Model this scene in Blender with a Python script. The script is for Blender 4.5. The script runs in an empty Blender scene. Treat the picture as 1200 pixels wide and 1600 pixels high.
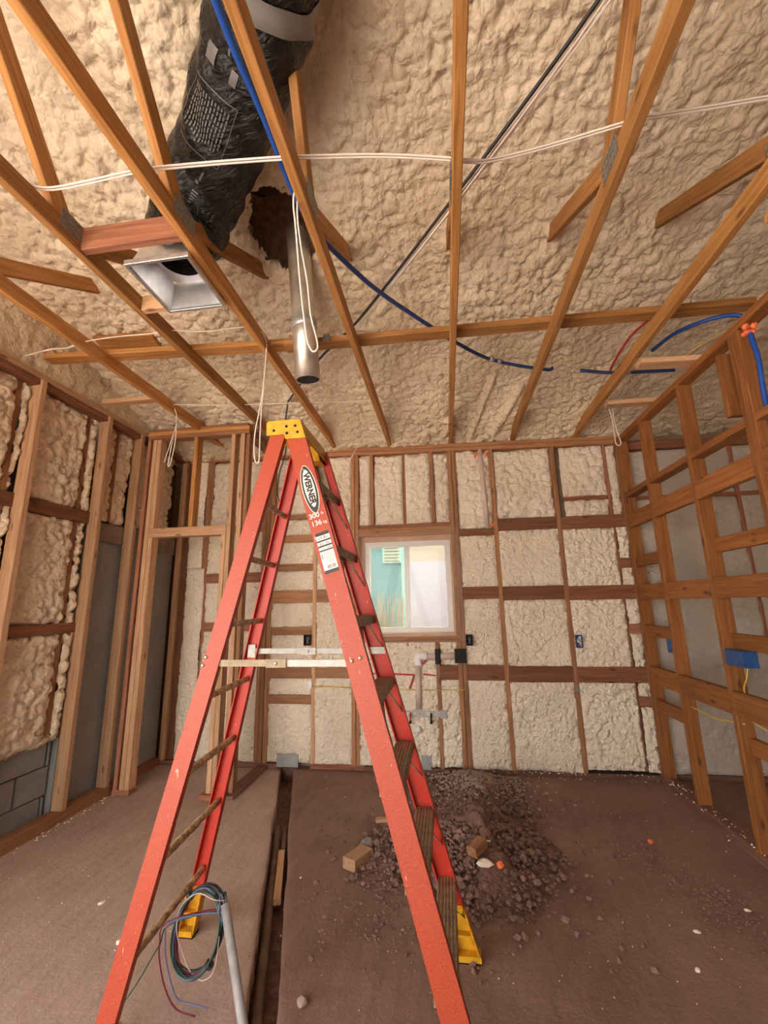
import bpy, bmesh, math, random
import numpy as np
from mathutils import Vector, Matrix

random.seed(7)
SC = bpy.context.scene
COL = SC.collection

# ------------------------------------------------------------------ camera
cam_d = bpy.data.cameras.new('camera')
cam = bpy.data.objects.new('camera', cam_d)
COL.objects.link(cam)
TILT, YAW, ROLL = 0.2131079, 0.1373694, -0.0197589
fwd = Vector((-math.sin(YAW)*math.cos(TILT), math.cos(YAW)*math.cos(TILT), math.sin(TILT)))
right = Vector((math.cos(YAW), math.sin(YAW), 0))
up = right.cross(fwd)
r2 = right*math.cos(ROLL) + up*math.sin(ROLL)
u2 = up*math.cos(ROLL) - right*math.sin(ROLL)
cam.matrix_world = Matrix(((r2.x, u2.x, -fwd.x, 0), (r2.y, u2.y, -fwd.y, 0), (r2.z, u2.z, -fwd.z, 1.45), (0, 0, 0, 1)))
cam_d.sensor_fit = 'VERTICAL'
cam_d.sensor_height = 32.0
cam_d.lens = 671.05/1600*32.0
cam_d.clip_start = 0.02
SC.camera = cam

# ------------------------------------------------------------------ sky and exposure
wd = bpy.data.worlds.new('overcast_sky')
SC.world = wd
wd.use_nodes = True
bg = wd.node_tree.nodes['Background']
bg.inputs[0].default_value = (1.0, 0.965, 0.925, 1)
bg.inputs[1].default_value = 5.0
SC.view_settings.view_transform = 'Standard'
SC.view_settings.look = 'None'
SC.view_settings.exposure = 0.58
SC.view_settings.gamma = 1.0
SC.view_settings.use_curve_mapping = False
SC.cycles.max_bounces = 14
SC.cycles.diffuse_bounces = 10
SC.cycles.transparent_max_bounces = 12

def portal(name, loc, rot, sx, sy):
    l = bpy.data.lights.new(name, 'AREA'); l.shape = 'RECTANGLE'; l.size = sx; l.size_y = sy
    l.cycles.is_portal = True
    o = bpy.data.objects.new(name, l); o.location = loc; o.rotation_euler = rot
    COL.objects.link(o)
portal('doorway_daylight', (-1.60, -2.02, 1.37), (math.radians(90), 0, math.pi), 2.9, 2.7)
portal('side_opening_daylight', (-3.07, -0.75, 1.37), (math.radians(90), 0, math.radians(-90)), 2.4, 2.7)
sun_d = bpy.data.lights.new('sun', 'SUN'); sun_d.energy = 30.0; sun_d.angle = 0.02; sun_d.color = (1.0, 0.955, 0.895)
sun = bpy.data.objects.new('sun', sun_d); COL.objects.link(sun)
sun.rotation_euler = Vector((-0.50, 0.0, -0.86)).to_track_quat('-Z', 'Y').to_euler()

# ------------------------------------------------------------------ materials
def newmat(name):
    m = bpy.data.materials.new(name); m.use_nodes = True
    nt = m.node_tree
    return m, nt, nt.nodes['Principled BSDF']

def N(nt, t, **kw):
    n = nt.nodes.new(t)
    for k, v in kw.items(): setattr(n, k, v)
    return n

def plain(name, col, rough=0.5, metal=0.0, spec=0.5, noise=0.0, nscale=20.0, bump=0.0, bscale=60.0, col2=None):
    m, nt, b = newmat(name)
    b.inputs['Base Color'].default_value = (*col, 1)
    b.inputs['Roughness'].default_value = rough
    b.inputs['Metallic'].default_value = metal
    b.inputs['Specular IOR Level'].default_value = spec
    tc = N(nt, 'ShaderNodeTexCoord')
    if noise > 0:
        n = N(nt, 'ShaderNodeTexNoise'); n.inputs['Scale'].default_value = nscale; n.inputs['Detail'].default_value = 6
        nt.links.new(tc.outputs['Object'], n.inputs['Vector'])
        r = N(nt, 'ShaderNodeValToRGB')
        c2 = col2 or tuple(c*(1-noise) for c in col)
        r.color_ramp.elements[0].position = 0.35; r.color_ramp.elements[1].position = 0.65
        r.color_ramp.elements[0].color = (*c2, 1); r.color_ramp.elements[1].color = (*col, 1)
        nt.links.new(n.outputs['Fac'], r.inputs['Fac']); nt.links.new(r.outputs['Color'], b.inputs['Base Color'])
    if bump > 0:
        n = N(nt, 'ShaderNodeTexNoise'); n.inputs['Scale'].default_value = bscale; n.inputs['Detail'].default_value = 5
        nt.links.new(tc.outputs['Object'], n.inputs['Vector'])
        bp = N(nt, 'ShaderNodeBump'); bp.inputs['Strength'].default_value = bump; bp.inputs['Distance'].default_value = 0.01
        nt.links.new(n.outputs['Fac'], bp.inputs['Height']); nt.links.new(bp.outputs['Normal'], b.inputs['Normal'])
    return m

def wood(name, c1, c2, rough=0.65):
    m, nt, b = newmat(name)
    tc = N(nt, 'ShaderNodeTexCoord'); oi = N(nt, 'ShaderNodeObjectInfo')
    mu = N(nt, 'ShaderNodeMath', operation='MULTIPLY'); mu.inputs[1].default_value = 37.0
    nt.links.new(oi.outputs['Random'], mu.inputs[0])
    ad = N(nt, 'ShaderNodeVectorMath', operation='ADD')
    nt.links.new(tc.outputs['Object'], ad.inputs[0]); nt.links.new(mu.outputs[0], ad.inputs[1])
    mp = N(nt, 'ShaderNodeMapping'); mp.inputs['Scale'].default_value = (1.3, 22, 22)
    nt.links.new(ad.outputs[0], mp.inputs['Vector'])
    n = N(nt, 'ShaderNodeTexNoise'); n.inputs['Scale'].default_value = 2.2; n.inputs['Detail'].default_value = 7; n.inputs['Distortion'].default_value = 0.8
    nt.links.new(mp.outputs[0], n.inputs['Vector'])
    r = N(nt, 'ShaderNodeValToRGB'); r.color_ramp.elements[0].position = 0.32; r.color_ramp.elements[1].position = 0.68
    r.color_ramp.elements[0].color = (*c1, 1); r.color_ramp.elements[1].color = (*c2, 1)
    nt.links.new(n.outputs['Fac'], r.inputs['Fac'])
    # knots
    mk = N(nt, 'ShaderNodeMapping'); mk.inputs['Scale'].default_value = (3.2, 9, 9)
    nt.links.new(ad.outputs[0], mk.inputs['Vector'])
    v = N(nt, 'ShaderNodeTexVoronoi'); v.inputs['Scale'].default_value = 1.0
    nt.links.new(mk.outputs[0], v.inputs['Vector'])
    kr = N(nt, 'ShaderNodeValToRGB'); kr.color_ramp.elements[0].position = 0.06; kr.color_ramp.elements[1].position = 0.13
    kr.color_ramp.elements[0].color = (0.28, 0.22, 0.18, 1); kr.color_ramp.elements[1].color = (1, 1, 1, 1)
    nt.links.new(v.outputs['Distance'], kr.inputs['Fac'])
    mx = N(nt, 'ShaderNodeMix', data_type='RGBA', blend_type='MULTIPLY'); mx.inputs[0].default_value = 0.8
    nt.links.new(r.outputs['Color'], mx.inputs[6]); nt.links.new(kr.outputs['Color'], mx.inputs[7])
    hs = N(nt, 'ShaderNodeHueSaturation')
    mr = N(nt, 'ShaderNodeMapRange'); mr.inputs[3].default_value = 0.78; mr.inputs[4].default_value = 1.18
    nt.links.new(oi.outputs['Random'], mr.inputs[0]); nt.links.new(mr.outputs[0], hs.inputs['Value'])
    nt.links.new(mx.outputs[2], hs.inputs['Color']); nt.links.new(hs.outputs['Color'], b.inputs['Base Color'])
    b.inputs['Roughness'].default_value = rough
    b.inputs['Specular IOR Level'].default_value = 0.3
    bp = N(nt, 'ShaderNodeBump'); bp.inputs['Strength'].default_value = 0.25; bp.inputs['Distance'].default_value = 0.002
    nt.links.new(n.outputs['Fac'], bp.inputs['Height']); nt.links.new(bp.outputs['Normal'], b.inputs['Normal'])
    return m

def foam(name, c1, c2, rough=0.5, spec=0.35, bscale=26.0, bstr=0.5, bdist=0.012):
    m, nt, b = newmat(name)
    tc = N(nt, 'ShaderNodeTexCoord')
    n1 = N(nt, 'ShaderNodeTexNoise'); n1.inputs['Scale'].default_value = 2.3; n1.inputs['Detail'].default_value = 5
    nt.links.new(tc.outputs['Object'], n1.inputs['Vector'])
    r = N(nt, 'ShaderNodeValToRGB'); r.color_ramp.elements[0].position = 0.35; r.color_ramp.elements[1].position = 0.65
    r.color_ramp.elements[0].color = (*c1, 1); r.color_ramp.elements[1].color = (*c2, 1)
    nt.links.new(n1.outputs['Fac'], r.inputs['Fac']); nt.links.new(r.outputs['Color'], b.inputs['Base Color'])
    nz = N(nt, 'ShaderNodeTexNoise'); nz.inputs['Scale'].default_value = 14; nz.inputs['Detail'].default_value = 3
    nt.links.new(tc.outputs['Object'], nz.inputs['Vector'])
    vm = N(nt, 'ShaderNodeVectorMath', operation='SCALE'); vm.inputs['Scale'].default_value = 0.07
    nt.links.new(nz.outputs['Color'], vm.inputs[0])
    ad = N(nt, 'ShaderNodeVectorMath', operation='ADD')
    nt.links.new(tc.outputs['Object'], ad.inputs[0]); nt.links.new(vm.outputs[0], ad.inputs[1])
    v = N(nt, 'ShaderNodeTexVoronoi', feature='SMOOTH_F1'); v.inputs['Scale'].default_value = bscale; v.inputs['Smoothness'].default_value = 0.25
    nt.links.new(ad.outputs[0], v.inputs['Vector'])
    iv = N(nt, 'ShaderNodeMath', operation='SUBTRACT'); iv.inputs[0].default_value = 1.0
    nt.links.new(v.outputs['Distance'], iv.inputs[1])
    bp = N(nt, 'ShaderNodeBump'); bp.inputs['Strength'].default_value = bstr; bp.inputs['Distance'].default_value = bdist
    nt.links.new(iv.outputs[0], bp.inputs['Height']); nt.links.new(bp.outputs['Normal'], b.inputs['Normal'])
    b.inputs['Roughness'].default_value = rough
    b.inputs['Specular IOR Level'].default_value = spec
    return m

M = {}
M['w_truss'] = wood('orange_fir', (0.31, 0.134, 0.036), (0.53, 0.258, 0.085))
M['w_part'] = wood('amber_fir', (0.20, 0.070, 0.018), (0.33, 0.128, 0.038))  # amber wood, albedo also lowered to stand in for weaker light at the partition
M['w_back'] = wood('brown_fir', (0.26, 0.115, 0.050), (0.43, 0.215, 0.105))
M['w_dark'] = wood('dark_blocking', (0.15, 0.058, 0.026), (0.26, 0.108, 0.052))
M['w_tan'] = wood('tan_pine', (0.42, 0.235, 0.125), (0.60, 0.37, 0.215))
M['w_red'] = wood('reddish_fir', (0.24, 0.088, 0.048), (0.40, 0.17, 0.095))
M['w_dirty'] = wood('dusty_plate', (0.13, 0.062, 0.042), (0.21, 0.105, 0.075))
M['foam_roof'] = foam('roof_spray_foam', (0.685, 0.57, 0.415), (0.765, 0.655, 0.50), bscale=36, bstr=0.6, bdist=0.014)
M['foam_wall'] = foam('wall_spray_foam', (0.70, 0.595, 0.46), (0.79, 0.69, 0.56), bscale=38, bstr=0.7, bdist=0.014)
M['foam_left'] = foam('glossy_spray_foam', (0.70, 0.57, 0.42), (0.79, 0.66, 0.49), rough=0.33, spec=0.6, bscale=34, bstr=0.6, bdist=0.014)
M['foam_trim'] = foam('trimmed_spray_foam', (0.77, 0.66, 0.515), (0.84, 0.74, 0.59), rough=0.7, spec=0.25, bscale=44, bstr=0.9, bdist=0.014)
M['foam_far'] = foam('grey_shade_toned_foam', (0.50, 0.44, 0.37), (0.57, 0.505, 0.43), rough=0.7, spec=0.25, bscale=48, bstr=0.6, bdist=0.009)  # grey-beige foam, darkened further in colour to stand in for the far room's dimness
M['metal_plate'] = plain('galvanised_plate', (0.42, 0.40, 0.37), 0.45, 0.8, noise=0.4, nscale=90)
M['galv'] = plain('galvanised_sheet', (0.80, 0.81, 0.83), 0.3, 0.9, noise=0.2, nscale=18)
M['galv_pipe'] = plain('galvanised_pipe', (0.72, 0.66, 0.58), 0.36, 0.75, noise=0.35, nscale=9)
M['alu'] = plain('dull_aluminium', (0.42, 0.40, 0.37), 0.55, 0.4, noise=0.2, nscale=30)
M['alu_dusty'] = plain('dusty_aluminium', (0.31, 0.245, 0.16), 0.6, 0.3, noise=0.3, nscale=25)
M['black'] = plain('black_plastic', (0.012, 0.011, 0.011), 0.6, spec=0.25)
M['black_shade'] = plain('bore_shade_black', (0.02, 0.018, 0.018), 0.9)  # flat black standing in for the shade inside the vent pipe
M['blue'] = plain('blue_conduit', (0.012, 0.075, 0.36), 0.4)
M['navy'] = plain('navy_conduit', (0.018, 0.045, 0.16), 0.45)
M['bluebox'] = plain('blue_box_plastic', (0.02, 0.085, 0.27), 0.4, noise=0.4, nscale=40)
M['white_wire'] = plain('white_cable_jacket', (0.78, 0.70, 0.64), 0.45)
M['white'] = plain('white_plastic', (0.80, 0.78, 0.76), 0.4)
M['trench_tan'] = plain('muddy_pipe', (0.20, 0.125, 0.085), 0.7, noise=0.4, nscale=10)
M['pvc'] = plain('pinkish_pvc', (0.66, 0.50, 0.43), 0.4, noise=0.2, nscale=12)
M['yellow_wire'] = plain('yellow_cable_jacket', (0.62, 0.42, 0.08), 0.45)
M['red'] = plain('red_pipe', (0.50, 0.03, 0.025), 0.4)
M['orange_foam'] = plain('orange_fire_foam', (0.85, 0.20, 0.07), 0.7, bump=0.6, bscale=70)
M['grey_pvc'] = plain('grey_conduit', (0.33, 0.31, 0.31), 0.45, noise=0.25, nscale=30)
M['tape'] = plain('silver_tape', (0.42, 0.41, 0.42), 0.35, 0.4, noise=0.15, nscale=30)
M['wire_black'] = plain('black_wire', (0.025, 0.025, 0.03), 0.4)
M['wire_green'] = plain('green_wire', (0.025, 0.085, 0.055), 0.4)
M['wire_red'] = plain('dark_red_wire', (0.20, 0.025, 0.05), 0.4)
M['wire_blue'] = plain('slate_blue_wire', (0.13, 0.15, 0.30), 0.4)
M['wire_pink'] = plain('pale_pink_wire', (0.55, 0.42, 0.38), 0.4)
M['lad_dark'] = plain('dirty_step_metal', (0.20, 0.135, 0.085), 0.55, 0.3, noise=0.5, nscale=35, bump=0.3, bscale=80, col2=(0.34, 0.25, 0.16))
M['lad_yellow'] = plain('yellow_ladder_plastic', (0.72, 0.36, 0.012), 0.45, noise=0.35, nscale=22, bump=0.1)
M['rung'] = plain('splattered_rung', (0.25, 0.155, 0.085), 0.55, 0.2, noise=0.5, nscale=38, bump=0.5, bscale=50, col2=(0.62, 0.46, 0.27))
M['stone'] = plain('grey_stone', (0.24, 0.21, 0.21), 0.85, bump=0.5)
M['scrap'] = plain('foam_scrap', (0.78, 0.68, 0.55), 0.8, bump=0.3)
M['rivet'] = plain('steel_rivet', (0.62, 0.55, 0.45), 0.35, 0.9)
M['ink_black'] = plain('black_print', (0.02, 0.018, 0.018), 0.5)
M['ink_white'] = plain('white_print', (0.78, 0.70, 0.64), 0.5)
M['ink_grey'] = plain('grey_print', (0.15, 0.143, 0.14), 0.5)
M['teal'] = plain('teal_stucco', (0.10, 0.27, 0.275), 0.9, noise=0.12, nscale=3)
M['mint'] = plain('mint_trim', (0.26, 0.52, 0.42), 0.7)
M['lilac'] = plain('lilac_wall', (0.42, 0.40, 0.47), 0.8)
M['cream'] = plain('cream_panel', (0.42, 0.37, 0.28), 0.8)
M['vinyl'] = plain('white_vinyl', (0.78, 0.76, 0.74), 0.4)
M['bush'] = plain('dry_grass', (0.34, 0.28, 0.15), 0.9)

# fibreglass ladder rails: orange-red with speckle and scuffs
def fibreglass(name, c1, c2):
    m, nt, b = newmat(name)
    tc = N(nt, 'ShaderNodeTexCoord')
    n = N(nt, 'ShaderNodeTexNoise'); n.inputs['Scale'].default_value = 320; n.inputs['Detail'].default_value = 2
    nt.links.new(tc.outputs['Object'], n.inputs['Vector'])
    r = N(nt, 'ShaderNodeValToRGB'); r.color_ramp.elements[0].position = 0.35; r.color_ramp.elements[1].position = 0.72
    r.color_ramp.elements[0].color = (*c1, 1); r.color_ramp.elements[1].color = (*c2, 1)
    nt.links.new(n.outputs['Fac'], r.inputs['Fac'])
    mp = N(nt, 'ShaderNodeMapping'); mp.inputs['Scale'].default_value = (28, 28, 7)
    nt.links.new(tc.outputs['Object'], mp.inputs['Vector'])
    n2 = N(nt, 'ShaderNodeTexNoise'); n2.inputs['Scale'].default_value = 2.0; n2.inputs['Detail'].default_value = 6
    nt.links.new(mp.outputs[0], n2.inputs['Vector'])
    r2_ = N(nt, 'ShaderNodeValToRGB'); r2_.color_ramp.elements[0].position = 0.69; r2_.color_ramp.elements[1].position = 0.74
    r2_.color_ramp.elements[0].color = (0, 0, 0, 1); r2_.color_ramp.elements[1].color = (1, 1, 1, 1)
    nt.links.new(n2.outputs['Fac'], r2_.inputs['Fac'])
    mx = N(nt, 'ShaderNodeMix', data_type='RGBA'); mx.inputs[7].default_value = (0.72, 0.50, 0.38, 1)
    nt.links.new(r2_.outputs['Color'], mx.inputs[0]); nt.links.new(r.outputs['Color'], mx.inputs[6])
    nt.links.new(mx.outputs[2], b.inputs['Base Color'])
    b.inputs['Roughness'].default_value = 0.5
    return m
M['lad_red'] = fibreglass('dusty_red_fibreglass', (0.31, 0.026, 0.008), (0.45, 0.080, 0.028))
M['lad_inner'] = fibreglass('clean_red_fibreglass', (0.40, 0.020, 0.008), (0.50, 0.036, 0.016))

def floor_mat(name, c1, c2):
    m, nt, b = newmat(name)
    tc = N(nt, 'ShaderNodeTexCoord')
    n = N(nt, 'ShaderNodeTexNoise'); n.inputs['Scale'].default_value = 1.4; n.inputs['Detail'].default_value = 8; n.inputs['Roughness'].default_value = 0.65
    nt.links.new(tc.outputs['Object'], n.inputs['Vector'])
    r = N(nt, 'ShaderNodeValToRGB'); r.color_ramp.elements[0].position = 0.33; r.color_ramp.elements[1].position = 0.68
    r.color_ramp.elements[0].color = (*c1, 1); r.color_ramp.elements[1].color = (*c2, 1)
    nt.links.new(n.outputs['Fac'], r.inputs['Fac'])
    # scraped tracks running across the right half
    mp = N(nt, 'ShaderNodeMapping'); mp.inputs['Rotation'].default_value = (0, 0, math.radians(12)); mp.inputs['Scale'].default_value = (9, 1.2, 1)
    nt.links.new(tc.outputs['Object'], mp.inputs['Vector'])
    n2 = N(nt, 'ShaderNodeTexNoise'); n2.inputs['Scale'].default_value = 2.4; n2.inputs['Detail'].default_value = 7
    nt.links.new(mp.outputs[0], n2.inputs['Vector'])
    r2_ = N(nt, 'ShaderNodeValToRGB'); r2_.color_ramp.elements[0].position = 0.46; r2_.color_ramp.elements[1].position = 0.64
    r2_.color_ramp.elements[0].color = (1, 1, 1, 1); r2_.color_ramp.elements[1].color = (0.70, 0.66, 0.64, 1)
    nt.links.new(n2.outputs['Fac'], r2_.inputs['Fac'])
    mx = N(nt, 'ShaderNodeMix', data_type='RGBA', blend_type='MULTIPLY'); mx.inputs[0].default_value = 0.30
    nt.links.new(r.outputs['Color'], mx.inputs[6]); nt.links.new(r2_.outputs['Color'], mx.inputs[7])
    # pale dust specks
    v = N(nt, 'ShaderNodeTexVoronoi'); v.inputs['Scale'].default_value = 24
    nt.links.new(tc.outputs['Object'], v.inputs['Vector'])
    kr = N(nt, 'ShaderNodeValToRGB'); kr.color_ramp.elements[0].position = 0.05; kr.color_ramp.elements[1].position = 0.09
    kr.color_ramp.elements[0].color = (0.5, 0.5, 0.5, 1); kr.color_ramp.elements[1].color = (0, 0, 0, 1)
    nt.links.new(v.outputs['Distance'], kr.inputs['Fac'])
    mx2 = N(nt, 'ShaderNodeMix', data_type='RGBA'); mx2.inputs[7].default_value = (0.42, 0.30, 0.24, 1)
    nt.links.new(kr.outputs['Color'], mx2.inputs[0]); nt.links.new(mx.outputs[2], mx2.inputs[6])
    nt.links.new(mx2.outputs[2], b.inputs['Base Color'])
    b.inputs['Roughness'].default_value = 0.85
    b.inputs['Specular IOR Level'].default_value = 0.25
    n3 = N(nt, 'ShaderNodeTexNoise'); n3.inputs['Scale'].default_value = 26; n3.inputs['Detail'].default_value = 9; n3.inputs['Roughness'].default_value = 0.7
    nt.links.new(tc.outputs['Object'], n3.inputs['Vector'])
    bp = N(nt, 'ShaderNodeBump'); bp.inputs['Strength'].default_value = 0.6; bp.inputs['Distance'].default_value = 0.012
    nt.links.new(n3.outputs['Fac'], bp.inputs['Height']); nt.links.new(bp.outputs['Normal'], b.inputs['Normal'])
    return m
M['floor'] = floor_mat('soil_stained_concrete', (0.205, 0.120, 0.090), (0.31, 0.195, 0.152))
M['floor_pale'] = floor_mat('pale_dusty_concrete', (0.40, 0.285, 0.235), (0.50, 0.375, 0.32))
M['bounce_ground'] = plain('pale_bounce_ground', (0.52, 0.44, 0.36), 0.95, noise=0.15, nscale=2)  # pale so that the added ground reflects sunlight into the room
M['dirt'] = plain('reddish_dirt', (0.24, 0.130, 0.100), 0.95, noise=0.45, nscale=30, bump=0.8, bscale=60)
M['clod'] = plain('dirt_clod', (0.26, 0.150, 0.118), 0.95, noise=0.45, nscale=12, bump=0.6)
M['gravel'] = plain('pale_gravel', (0.42, 0.31, 0.25), 0.9, noise=0.3, nscale=12, bump=0.4)
M['block'] = plain('grey_block', (0.31, 0.32, 0.32), 0.85, noise=0.22, nscale=6, bump=0.5, bscale=45)
M['mortar'] = plain('mortar', (0.24, 0.185, 0.16), 0.95, noise=0.3, nscale=12, bump=0.6)
M['parge'] = plain('grey_parging', (0.30, 0.305, 0.30), 0.8, noise=0.14, nscale=4, bump=0.25, bscale=30)
M['concrete'] = plain('rough_concrete_band', (0.30, 0.235, 0.175), 0.9, noise=0.35, nscale=9, bump=0.7, bscale=25)
M['sheathing'] = plain('wall_sheathing', (0.30, 0.21, 0.14), 0.9, noise=0.2, nscale=5)

def duct_mat():
    m, nt, b = newmat('black_duct_film')
    tc = N(nt, 'ShaderNodeTexCoord')
    mp = N(nt, 'ShaderNodeMapping'); mp.inputs['Rotation'].default_value = (0.5, 0.4, 0.9); mp.inputs['Scale'].default_value = (9, 26, 14)
    nt.links.new(tc.outputs['Object'], mp.inputs['Vector'])
    n = N(nt, 'ShaderNodeTexNoise'); n.inputs['Scale'].default_value = 1.3; n.inputs['Detail'].default_value = 6; n.inputs['Distortion'].default_value = 1.5
    nt.links.new(mp.outputs[0], n.inputs['Vector'])
    bp = N(nt, 'ShaderNodeBump'); bp.inputs['Strength'].default_value = 0.9; bp.inputs['Distance'].default_value = 0.022
    nt.links.new(n.outputs['Fac'], bp.inputs['Height']); nt.links.new(bp.outputs['Normal'], b.inputs['Normal'])
    b.inputs['Base Color'].default_value = (0.010, 0.009, 0.009, 1); b.inputs['Roughness'].default_value = 0.2; b.inputs['Specular IOR Level'].default_value = 0.32
    return m
M['duct'] = duct_mat()

def glass_mat():
    m = bpy.data.materials.new('window_glass'); m.use_nodes = True; nt = m.node_tree; nt.nodes.clear()
    out = N(nt, 'ShaderNodeOutputMaterial'); t = N(nt, 'ShaderNodeBsdfTransparent'); g = N(nt, 'ShaderNodeBsdfGlossy')
    t.inputs[0].default_value = (0.92, 0.96, 0.95, 1); g.inputs['Roughness'].default_value = 0.02
    mx = N(nt, 'ShaderNodeMixShader'); mx.inputs[0].default_value = 0.012
    nt.links.new(t.outputs[0], mx.inputs[1]); nt.links.new(g.outputs[0], mx.inputs[2]); nt.links.new(mx.outputs[0], out.inputs[0])
    return m
M['glass'] = glass_mat()

def film_mat():
    m = bpy.data.materials.new('clear_plastic_film'); m.use_nodes = True; nt = m.node_tree; nt.nodes.clear()
    out = N(nt, 'ShaderNodeOutputMaterial'); t = N(nt, 'ShaderNodeBsdfTransparent'); g = N(nt, 'ShaderNodeBsdfGlossy'); tr = N(nt, 'ShaderNodeBsdfTranslucent')
    t.inputs[0].default_value = (0.97, 0.97, 0.97, 1); g.inputs['Roughness'].default_value = 0.18
    tr.inputs[0].default_value = (0.95, 0.95, 0.95, 1)
    tc = N(nt, 'ShaderNodeTexCoord')
    mp = N(nt, 'ShaderNodeMapping'); mp.inputs['Rotation'].default_value = (0, math.radians(40), 0); mp.inputs['Scale'].default_value = (22, 4, 6)
    nt.links.new(tc.outputs['Object'], mp.inputs['Vector'])
    n = N(nt, 'ShaderNodeTexNoise'); n.inputs['Scale'].default_value = 1.6; n.inputs['Detail'].default_value = 5; n.inputs['Distortion'].default_value = 2.0
    nt.links.new(mp.outputs[0], n.inputs['Vector'])
    bp = N(nt, 'ShaderNodeBump'); bp.inputs['Strength'].default_value = 0.8; bp.inputs['Distance'].default_value = 0.02
    nt.links.new(n.outputs['Fac'], bp.inputs['Height'])
    nt.links.new(bp.outputs['Normal'], g.inputs['Normal']); nt.links.new(bp.outputs['Normal'], tr.inputs['Normal'])
    m1 = N(nt, 'ShaderNodeMixShader'); m1.inputs[0].default_value = 0.16
    nt.links.new(t.outputs[0], m1.inputs[1]); nt.links.new(tr.outputs[0], m1.inputs[2])
    m2 = N(nt, 'ShaderNodeMixShader'); m2.inputs[0].default_value = 0.03
    nt.links.new(m1.outputs[0], m2.inputs[1]); nt.links.new(g.outputs[0], m2.inputs[2]); nt.links.new(m2.outputs[0], out.inputs[0])
    return m
M['film'] = film_mat()

# ------------------------------------------------------------------ object helpers
WORLD = {}          # world matrix of every object (translations for empties)
def setparent(o, parent, wm):
    if parent is not None:
        o.parent = parent
        o.matrix_parent_inverse = WORLD[parent.name].inverted()
    o.matrix_basis = wm
    WORLD[o.name] = wm.copy()

def add(name, me, parent=None, wm=None):
    o = bpy.data.objects.new(name, me)
    COL.objects.link(o)
    setparent(o, parent, wm or Matrix.Identity(4))
    return o

def thing(name, loc, label, cat, group=None):
    o = add(name, None, None, Matrix.Translation(loc))
    o.empty_display_size = 0.1
    tag(o, label, cat, group)
    return o

def tag(o, label, cat, group=None, kind=None):
    if label: o['label'] = label
    if cat: o['category'] = cat
    if group: o['group'] = group
    if kind: o['kind'] = kind
    return o

def pydata(name, verts, faces, mat, smooth=False):
    me = bpy.data.meshes.new(name)
    me.from_pydata([tuple(v) for v in verts], [], faces)
    if mat is not None: me.materials.append(mat)
    if smooth: me.polygons.foreach_set('use_smooth', [True]*len(me.polygons))
    me.update()
    return me

_box = {}
def boxmesh(l, w, h, mat, ch=0.003):
    key = (round(l, 4), round(w, 4), round(h, 4), mat.name, ch)
    if key in _box: return _box[key]
    ch = min(ch, w*0.3, h*0.3)
    a, b = w/2, h/2
    sec = [(-a+ch, -b), (a-ch, -b), (a, -b+ch), (a, b-ch), (a-ch, b), (-a+ch, b), (-a, b-ch), (-a, -b+ch)]
    vs = [(-l/2, y, z) for y, z in sec] + [(l/2, y, z) for y, z in sec]
    fs = [tuple(reversed(range(8))), tuple(range(8, 16))]
    fs = [(0, 7, 6, 5, 4, 3, 2, 1), tuple(range(8, 16))]
    for i in range(8):
        j = (i+1) % 8
        fs.append((i, j, j+8, i+8))
    _box[key] = pydata('lumber', vs, fs, mat)
    return _box[key]

def beam(name, a, b, w, h, mat, parent=None, up=(0, 0, 1), ch=0.003):
    """piece of lumber from a to b; h is measured along up, w across it"""
    a, b, up = Vector(a), Vector(b), Vector(up)
    x = (b-a); L = x.length; x.normalize()
    y = up.cross(x).normalized(); z = x.cross(y)
    c = (a+b)/2
    wm = Matrix(((x.x, y.x, z.x, c.x), (x.y, y.y, z.y, c.y), (x.z, y.z, z.z, c.z), (0, 0, 0, 1)))
    return add(name, boxmesh(L, w, h, M[mat] if isinstance(mat, str) else mat, ch), parent, wm)

def boxr(name, x0, x1, y0, y1, z0, z1, mat, parent=None, ch=0.003):
    """axis-aligned piece; grain along its longest side"""
    d = (x1-x0, y1-y0, z1-z0); c = ((x0+x1)/2, (y0+y1)/2, (z0+z1)/2)
    i = max(range(3), key=lambda k: d[k])
    if i == 0: return beam(name, (x0, c[1], c[2]), (x1, c[1], c[2]), d[1], d[2], mat, parent, (0, 0, 1), ch)
    if i == 1: return beam(name, (c[0], y0, c[2]), (c[0], y1, c[2]), d[0], d[2], mat, parent, (0, 0, 1), ch)
    return beam(name, (c[0], c[1], z0), (c[0], c[1], z1), d[0], d[1], mat, parent, (0, 1, 0), ch)

def stud(x, y0, y1, z0, z1, parent, mat, w=0.038, name='stud'):
    return boxr(name, x, x+w, y0, y1, z0, z1, mat, parent)

def smoothpath(pts, n=8):
    pts = [np.array(p, float) for p in pts]
    if len(pts) < 3: 
        return [pts[0]+(pts[1]-pts[0])*t for t in np.linspace(0, 1, 3)]
    P = [2*pts[0]-pts[1]] + pts + [2*pts[-1]-pts[-2]]
    out = []
    for i in range(1, len(P)-2):
        for k in range(n):
            t = k/n
            out.append(0.5*((2*P[i]) + (P[i+1]-P[i-1])*t + (2*P[i-1]-5*P[i]+4*P[i+1]-P[i+2])*t*t + (3*P[i]-P[i-1]-3*P[i+1]+P[i+2])*t**3))
    out.append(pts[-1])
    return out

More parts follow.
